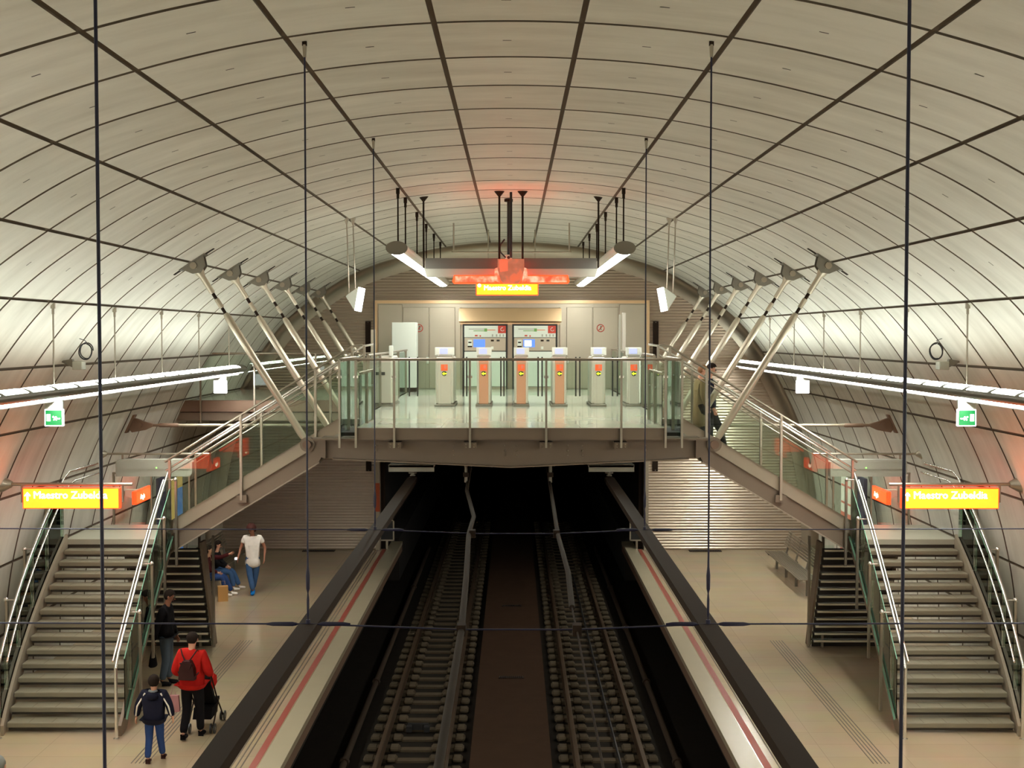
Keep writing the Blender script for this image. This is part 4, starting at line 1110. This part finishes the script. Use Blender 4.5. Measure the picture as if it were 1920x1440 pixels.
    drop = {'short': -.25, 'curly': -.15, 'long': -.35}[hairstyle]
    rnd = random.Random(len(label))
    for i in range(kk + 1):
        for j in range(n):
            b = 2 * PI * j / n
            front = math.cos(b)
            lim = .42 - drop * 0 + (-.62 if front < .35 else 0) * 1.0
            low = math.acos(max(-1, min(1, .50 - .02 * (j % 3) if front > .55 else (.05 if front > .1 else (-.35 if front > -.3 else -.80)))))
            a = low * i / kk
            r = rr * (1 + (rnd.uniform(-.05, .10) if hairstyle == 'curly' else rnd.uniform(-.02, .02)))
            if hairstyle == 'curly': r *= 1.28
            p = hv + up * R(.022) - fw * R(.008) + (fw * math.cos(b) * math.sin(a) * .98 + sdv * math.sin(b) * math.sin(a) * .88 + up * math.cos(a)) * R(r)
            vs.append(p)
    for i in range(kk):
        for j in range(n):
            fs.append([i * n + j, (i + 1) * n + j, (i + 1) * n + (j + 1) % n, i * n + (j + 1) % n])
    fs.append([kk * n + j for j in range(n)])
    mb.add(vs, fs, hair, True)
    if hairstyle == 'long':
        for q in (-1, -.5, 0, .5, 1):
            p0 = hv - fw * R(.05) + sdv * R(q * .075)
            mb.tube([p0, p0 - up * R(.14) - fw * R(.02), p0 - up * R(.28) - fw * R(.01)], [R(.05), R(.045), R(.015)], hair, 8)
    mb.build('hair', t)
    # ---- top
    V = []; E = []
    bl = bulk
    hem = ip(J['pel'], J['chest'], -.12 - long_top)
    z0 = av(ip(J['pel'], J['chest'], .35), R(.155 * bl), R(.125 * bl))
    zh = av(hem, R(.178 * bl + .03 * long_top), R(.15 * bl)); c = av(J['chest'], R(.165 * bl), R(.125 * bl)); n_ = av(ip(J['chest'], J['neck'], .72), R(.085), R(.08))
    if long_top > .2:
        zm = av(ip(J['pel'], J['chest'], .1 - long_top * .45), R(.168 * bl), R(.142 * bl)); E += [(z0, zm), (zm, zh)]
    else: E.append((z0, zh))
    E += [(z0, c), (c, n_)]
    if toph: pass
    for sd in 'RL':
        a = av(J['sh' + sd], R(.07 * bl)); E.append((c, a))
        m_ = av(ip(J['sh' + sd], J['el' + sd], .55), R(.062 * bl)); E.append((a, m_))
        if sleeves == 'long':
            k = av(J['el' + sd], R(.056 * bl)); E.append((m_, k))
            w_ = av(ip(J['el' + sd], J['wr' + sd], 1.0), R(.046 * bl)); E.append((k, w_))
    tp_ = skin('jacket' if sleeves == 'long' else 'shirt', V, E, top, t)
    # ---- trousers
    V = []; E = []
    p = av(ip(J['pel'], J['chest'], .35), R(.15), R(.12)); p2 = av(ip(J['pel'], J['chest'], -.08), R(.155), R(.125)); E.append((p, p2))
    for sd in 'RL':
        h = av(ip(J['hi' + sd], J['kn' + sd], .12), R(.108)); m1 = av(ip(J['hi' + sd], J['kn' + sd], .55), R(.094)); k = av(J['kn' + sd], R(.078)); an = av(ip(J['kn' + sd], J['an' + sd], .95), R(.066))
        E += [(p2, h), (h, m1), (m1, k), (k, an)]
    skin('trousers', V, E, bottom, t)
    # ---- shoes
    for sd in 'RL':
        a = Vector(J['an' + sd]); fd = Vector(pose.get('toe' + sd, (0, -1, 0))).normalized()
        V = [tuple(a - fd * R(.035) - Vector((0, 0, R(.035)))) + (R(.046),), tuple(a + fd * R(.06) - Vector((0, 0, R(.036)))) + (R(.052), R(.042)), tuple(a + fd * R(.17) - Vector((0, 0, R(.045)))) + (R(.046), R(.034)), tuple(a + Vector((0, 0, R(.01)))) + (R(.046),)]
        skin('shoe', V, [(0, 1), (1, 2), (0, 3)], shoes, t)
    return t, J, S
hair_red = mat('hair_auburn', (74, 30, 20), .8); hair_dk = mat('hair_dark', (38, 29, 24), .9, spec=.1); hair_grey = mat('hair_grey', (120, 120, 112), .8); hair_bl = mat('hair_light_brown', (128, 88, 52), .7)
c_white = cloth('white_cotton', (236, 226, 216)); c_jean = cloth('blue_denim', (64, 92, 132)); c_jeand = cloth('dark_denim', (44, 64, 108)); c_black = cloth('black_cloth', (22, 20, 22)); c_red = cloth('red_wool', (178, 32, 26)); c_navy = cloth('navy_nylon', (28, 28, 42), .6)
c_olive = cloth('olive_coat', (124, 110, 78)); c_greyj = cloth('grey_jeans', (78, 90, 104)); c_brown = cloth('brown_leather', (58, 34, 32), .45); s_blue = cloth('blue_shoe', (24, 110, 180)); c_maroon = cloth('maroon_top', (70, 26, 28)); c_pink = cloth('pink_bag', (170, 120, 120)); s_grey = cloth('grey_shoe', (90, 88, 90)); c_grey = cloth('grey_trim', (120, 124, 126))
# young man in white
p, J, S = person('young person in a long white T-shirt walking while looking down at a phone', (-6.41, 31.5, 0), .05, 1.74, SK['tan'], hair_red, c_white, c_jean, s_blue,
    {'head': (-.02, -.06, 1.61), 'look': (-.35, -1, -.5), 'elR': (-.30, .0, 1.13), 'wrR': (-.33, -.17, .93), 'elL': (.30, .05, 1.13), 'wrL': (.30, -.08, .90), 'knR': (-.06, -.10, .49), 'anR': (.03, -.16, .08), 'knL': (.07, .02, .48), 'anL': (-.02, .12, .08)}, long_top=.78, sleeves='short', hairstyle='curly', bulk=1.08)
ph = MB().box(-.035, .035, -.07, .07, 0, .01, M['black'], .003).box(-.03, .03, -.062, .062, .01, .012, M['lit_box']).build('phone')
ph.location = (-6.41 - .36, 31.5 - .25, .90); ph.rotation_euler = (.3, 0, .2)
tag(ph, 'glowing phone in the hand of the person in the white T-shirt', 'phone')
# man in dark jacket, profile to the right
p, J, S = person('man in a black jacket and grey jeans standing in profile by the rear stairs', (-6.30, 23.2, 0), PI / 2, 1.77, SK['tan'], hair_dk, c_black, c_greyj, c_black,
    {'head': (0, -.07, 1.61), 'look': (0, -1, -.2), 'neck': (0, -.02, 1.46), 'chest': (0, .02, 1.27), 'elL': (.24, -.02, 1.12), 'wrL': (.22, -.12, .88), 'elR': (-.24, .10, 1.12), 'wrR': (-.24, .16, .86), 'anR': (-.09, .06, .08), 'anL': (.09, -.02, .08)}, bulk=1.12)
b = thing('handbag', 'small black bag hanging from the hand of the man in black', 'bag', (-6.30 - .18, 23.2 - .24, .40))
MB().tube([(0, 0, 0), (0, 0, .02), (0, 0, .14), (0, 0, .27), (0, 0, .32)], [.10, .125, .10, .05, .03], c_black, 12, flat=.6).build('pouch', b)
MB().tube([(0, 0, .30), (.02, 0, .42)], .012, c_black, 6).build('strap', b)
# woman in red with backpack
p, J, S = person('person in a red jacket and black trousers seen from behind pushing a stroller', (-5.05, 20.1, 0), PI - .12, 1.69, SK['pale'], hair_dk, c_red, c_black, c_black,
    {'elR': (-.29, .02, 1.12), 'wrR': (-.2, -.3, 1.0), 'elL': (.28, .04, 1.10), 'wrL': (.2, -.28, 1.0), 'knR': (-.10, -.08, .48), 'anR': (-.10, -.10, .08), 'knL': (.09, .0, .48), 'anL': (.09, .20, .10), 'head': (0, -.03, 1.63)}, bulk=1.33, long_top=.26)
b = thing('backpack', 'small dark brown leather backpack on the red jacket', 'backpack', (-5.05, 20.1, 1.13), -.12)
MB().prism([(-.13, -.14), (.13, -.14), (.115, .05), (.06, .16), (-.06, .16), (-.115, .05)], 'y', -.25, -.14, c_brown).prism([(-.10, .14), (.10, .14), (.06, .04), (-.06, .04)], 'y', -.265, -.25, c_brown).build('bag', b)
for q in (-1, 1): MB().tube([(q * .03, -.2, .15), (q * .09, -.17, .24), (q * .135, -.11, .32)], .011, c_brown, 6).tube([(q * .12, -.2, -.1), (q * .17, -.15, -.03)], .009, c_brown, 6).build('strap', b)
# stroller
t = thing('stroller', 'folding stroller with red fabric and black wheels pushed by the person in red', 'stroller', (-4.98, 20.62, 0), .0)
for q in (-1, 1):
    MB().tube([(q * .2, -.42, 1.02), (q * .2, .0, .5), (q * .2, .42, .1)], .013, M['dark'], 8).tube([(q * .2, .12, .45), (q * .2, -.3, .1)], .013, M['dark'], 8).build('frame', t)
    for y in (-.3, .42):
        for dq in (-.03, .03):
            MB().tube([(q * .2 + dq - .01, y, .085), (q * .2 + dq + .01, y, .085)], .08, M['black'], 16).tube([(q * .2 + dq - .013, y, .085), (q * .2 + dq + .013, y, .085)], .03, M['housing'], 10).build('wheel', t)
MB().tube([(-.2, -.42, 1.02), (.2, -.42, 1.02)], .016, M['black'], 8).build('handle', t)
MB().prism([(-.3, .9), (-.24, .95), (.1, .48), (.4, .42), (.4, .36), (.05, .40)], 'x', -.15, .15, c_black).build('seat', t)
MB().prism([(-.2, .2), (.25, .2), (.3, .36), (-.1, .36)], 'x', -.15, .15, c_black).build('basket', t)
MB().prism([(-.2, .78), (.0, .9), (.18, .82), (.2, .7), (-.05, .66)], 'x', -.16, .16, c_red).build('canopy', t)
mb = thing('shopping_bag', 'pale pink patterned bag held beside the person in red', 'bag', (-5.37, 20.2, .52), 0)
MB().prism([(-.09, -.14), (.10, -.12), (.08, .14), (-.06, .14)], 'y', -.03, .03, c_pink).build('sack', mb)
MB().tube([(-.05, 0, .13), (-.01, .02, .28), (.04, 0, .13)], .006, c_pink, 6).build('handle', mb)
# boy
p, J, S = person('boy in a navy jacket with white sleeve stripes and blue jeans walking away', (-5.33, 18.95, 0), PI, 1.33, SK['pale'], hair_dk, c_navy, c_jeand, c_brown,
    {'elR': (-.30, .0, 1.14), 'wrR': (-.34, -.06, .90), 'elL': (.31, .0, 1.14), 'wrL': (.36, -.04, .90), 'knR': (-.10, -.06, .48), 'anR': (-.12, -.16, .09), 'knL': (.10, -.0, .48), 'anL': (.10, .14, .09), 'shR': (-.20, 0, 1.37), 'shL': (.20, 0, 1.37), 'neck': (0, 0, 1.43), 'head': (0, -.01, 1.60)}, child=True, bulk=1.34, long_top=.42)
for q, sh, el, wr in ((-1, 'shR', 'elR', 'wrR'), (1, 'shL', 'elL', 'wrL')):
    off = Vector((0, .062 * S * 1.2, 0))
    a = Vector(J[sh]) + off * 1.1 + Vector((-q * .035, 0, .02)); b_ = Vector(J[el]) + off; c = Vector(ip(J[el], J[wr], .85)) + off * .85
    MB().tube([a, ip(a, b_, .5), b_, c], .013, c_white, 6).build('sleeve_stripe', p)
MB().tube([(-.06, .03, 1.09), (0, .075, 1.08), (.06, .03, 1.09)], .022, c_grey, 8).ball((0, .095, 1.02), (.09, .04, .06), c_navy).build('hood', p)
# two people on the bench
def sit(label, loc, face, skinm, hair, top, bottom, shoes, arms):
    ps = {'pel': (0, .05, .53), 'chest': (0, .0, .88), 'neck': (0, -.02, 1.06), 'head': (0, -.05, 1.22), 'shR': (-.17, 0, 1.0), 'shL': (.17, 0, 1.0), 'elR': (-.22, -.08, .75), 'wrR': (-.1, -.28, .64), 'elL': (.22, -.08, .75), 'wrL': (.1, -.28, .64),
          'hiR': (-.10, .0, .52), 'knR': (-.12, -.42, .50), 'anR': (-.12, -.50, .08), 'hiL': (.10, .0, .52), 'knL': (.12, -.42, .50), 'anL': (.12, -.60, .08)}
    ps.update(arms)
    return person(label, loc, face, 1.62, skinm, hair, top, bottom, shoes, ps, hairstyle='long')
sit('seated person in a maroon top stretching one arm out from the left bench', (-7.45, 31.2, 0), PI / 2, SK['pale'], hair_dk, c_maroon, c_jeand, c_white, {'elL': (.25, -.28, .98), 'wrL': (.22, -.52, 1.08)})
sit('seated person with dark hair and clasped hands on the left bench behind the glass', (-7.42, 31.95, 0), PI / 2, SK['pale'], hair_dk, c_black, c_jean, c_white, {})
t = thing('paper_bag', 'brown paper bag on the floor at the feet of the seated people', 'bag', (-6.95, 30.6, 0), .3)
m_paper = mat('brown_paper', (176, 130, 74), .8)
MB().prism([(-.115, 0), (.115, 0), (.12, .36), (-.12, .36)], 'y', -.09, .09, m_paper).build('sack', t)
MB().tube([(-.06, .09, .38), (-.05, .09, .46), (.05, .09, .46), (.06, .09, .38)], .006, m_paper, 6).build('handle', t)
t = thing('dark_bag', 'small dark blue bag on the floor in front of the paper bag', 'bag', (-7.12, 29.9, 0), 0)
MB().box(-.11, .11, -.08, .08, 0, .36, c_navy, .03).build('body', t)
MB().tube([(-.05, 0, .35), (0, 0, .43), (.05, 0, .35)], .01, c_navy, 6).build('handle', t)
# couple coming down the right upper stairs
zs = lambda x: 2.5 + (6.56 - x) * (2.3 / 3.75)
p, J, S = person('person in a long olive coat coming down the right upper stairs behind the glass', (3.70, 25.0, 4.20), PI / 2 + .15, 1.62, SK['pale'], hair_bl, c_olive, c_black, c_black,
    {'look': (-.2, -1, -.4), 'head': (0, -.05, 1.62), 'anL': (.1, -.30, -.04), 'knL': (.1, -.22, .42), 'anR': (-.1, .05, .12)}, long_top=1.55, bulk=1.1, hairstyle='short')
p, J, S = person('man in a dark jacket coming down the right upper stairs beside the olive coat', (3.98, 25.75, 4.04), PI / 2 - .1, 1.80, SK['pale'], hair_dk, c_navy, c_black, c_black,
    {'look': (-.3, -1, -.5), 'head': (0, -.05, 1.62), 'anL': (.1, -.34, -.06), 'knL': (.1, -.24, .42), 'anR': (-.1, .0, .10)}, bulk=1.15)
# head at the very corner
person('grey-haired person of whom only the head shows at the bottom left corner', (-5.72, 14.1, 0), PI, 1.70, SK['pale'], hair_grey, c_grey, c_black, c_black, {})
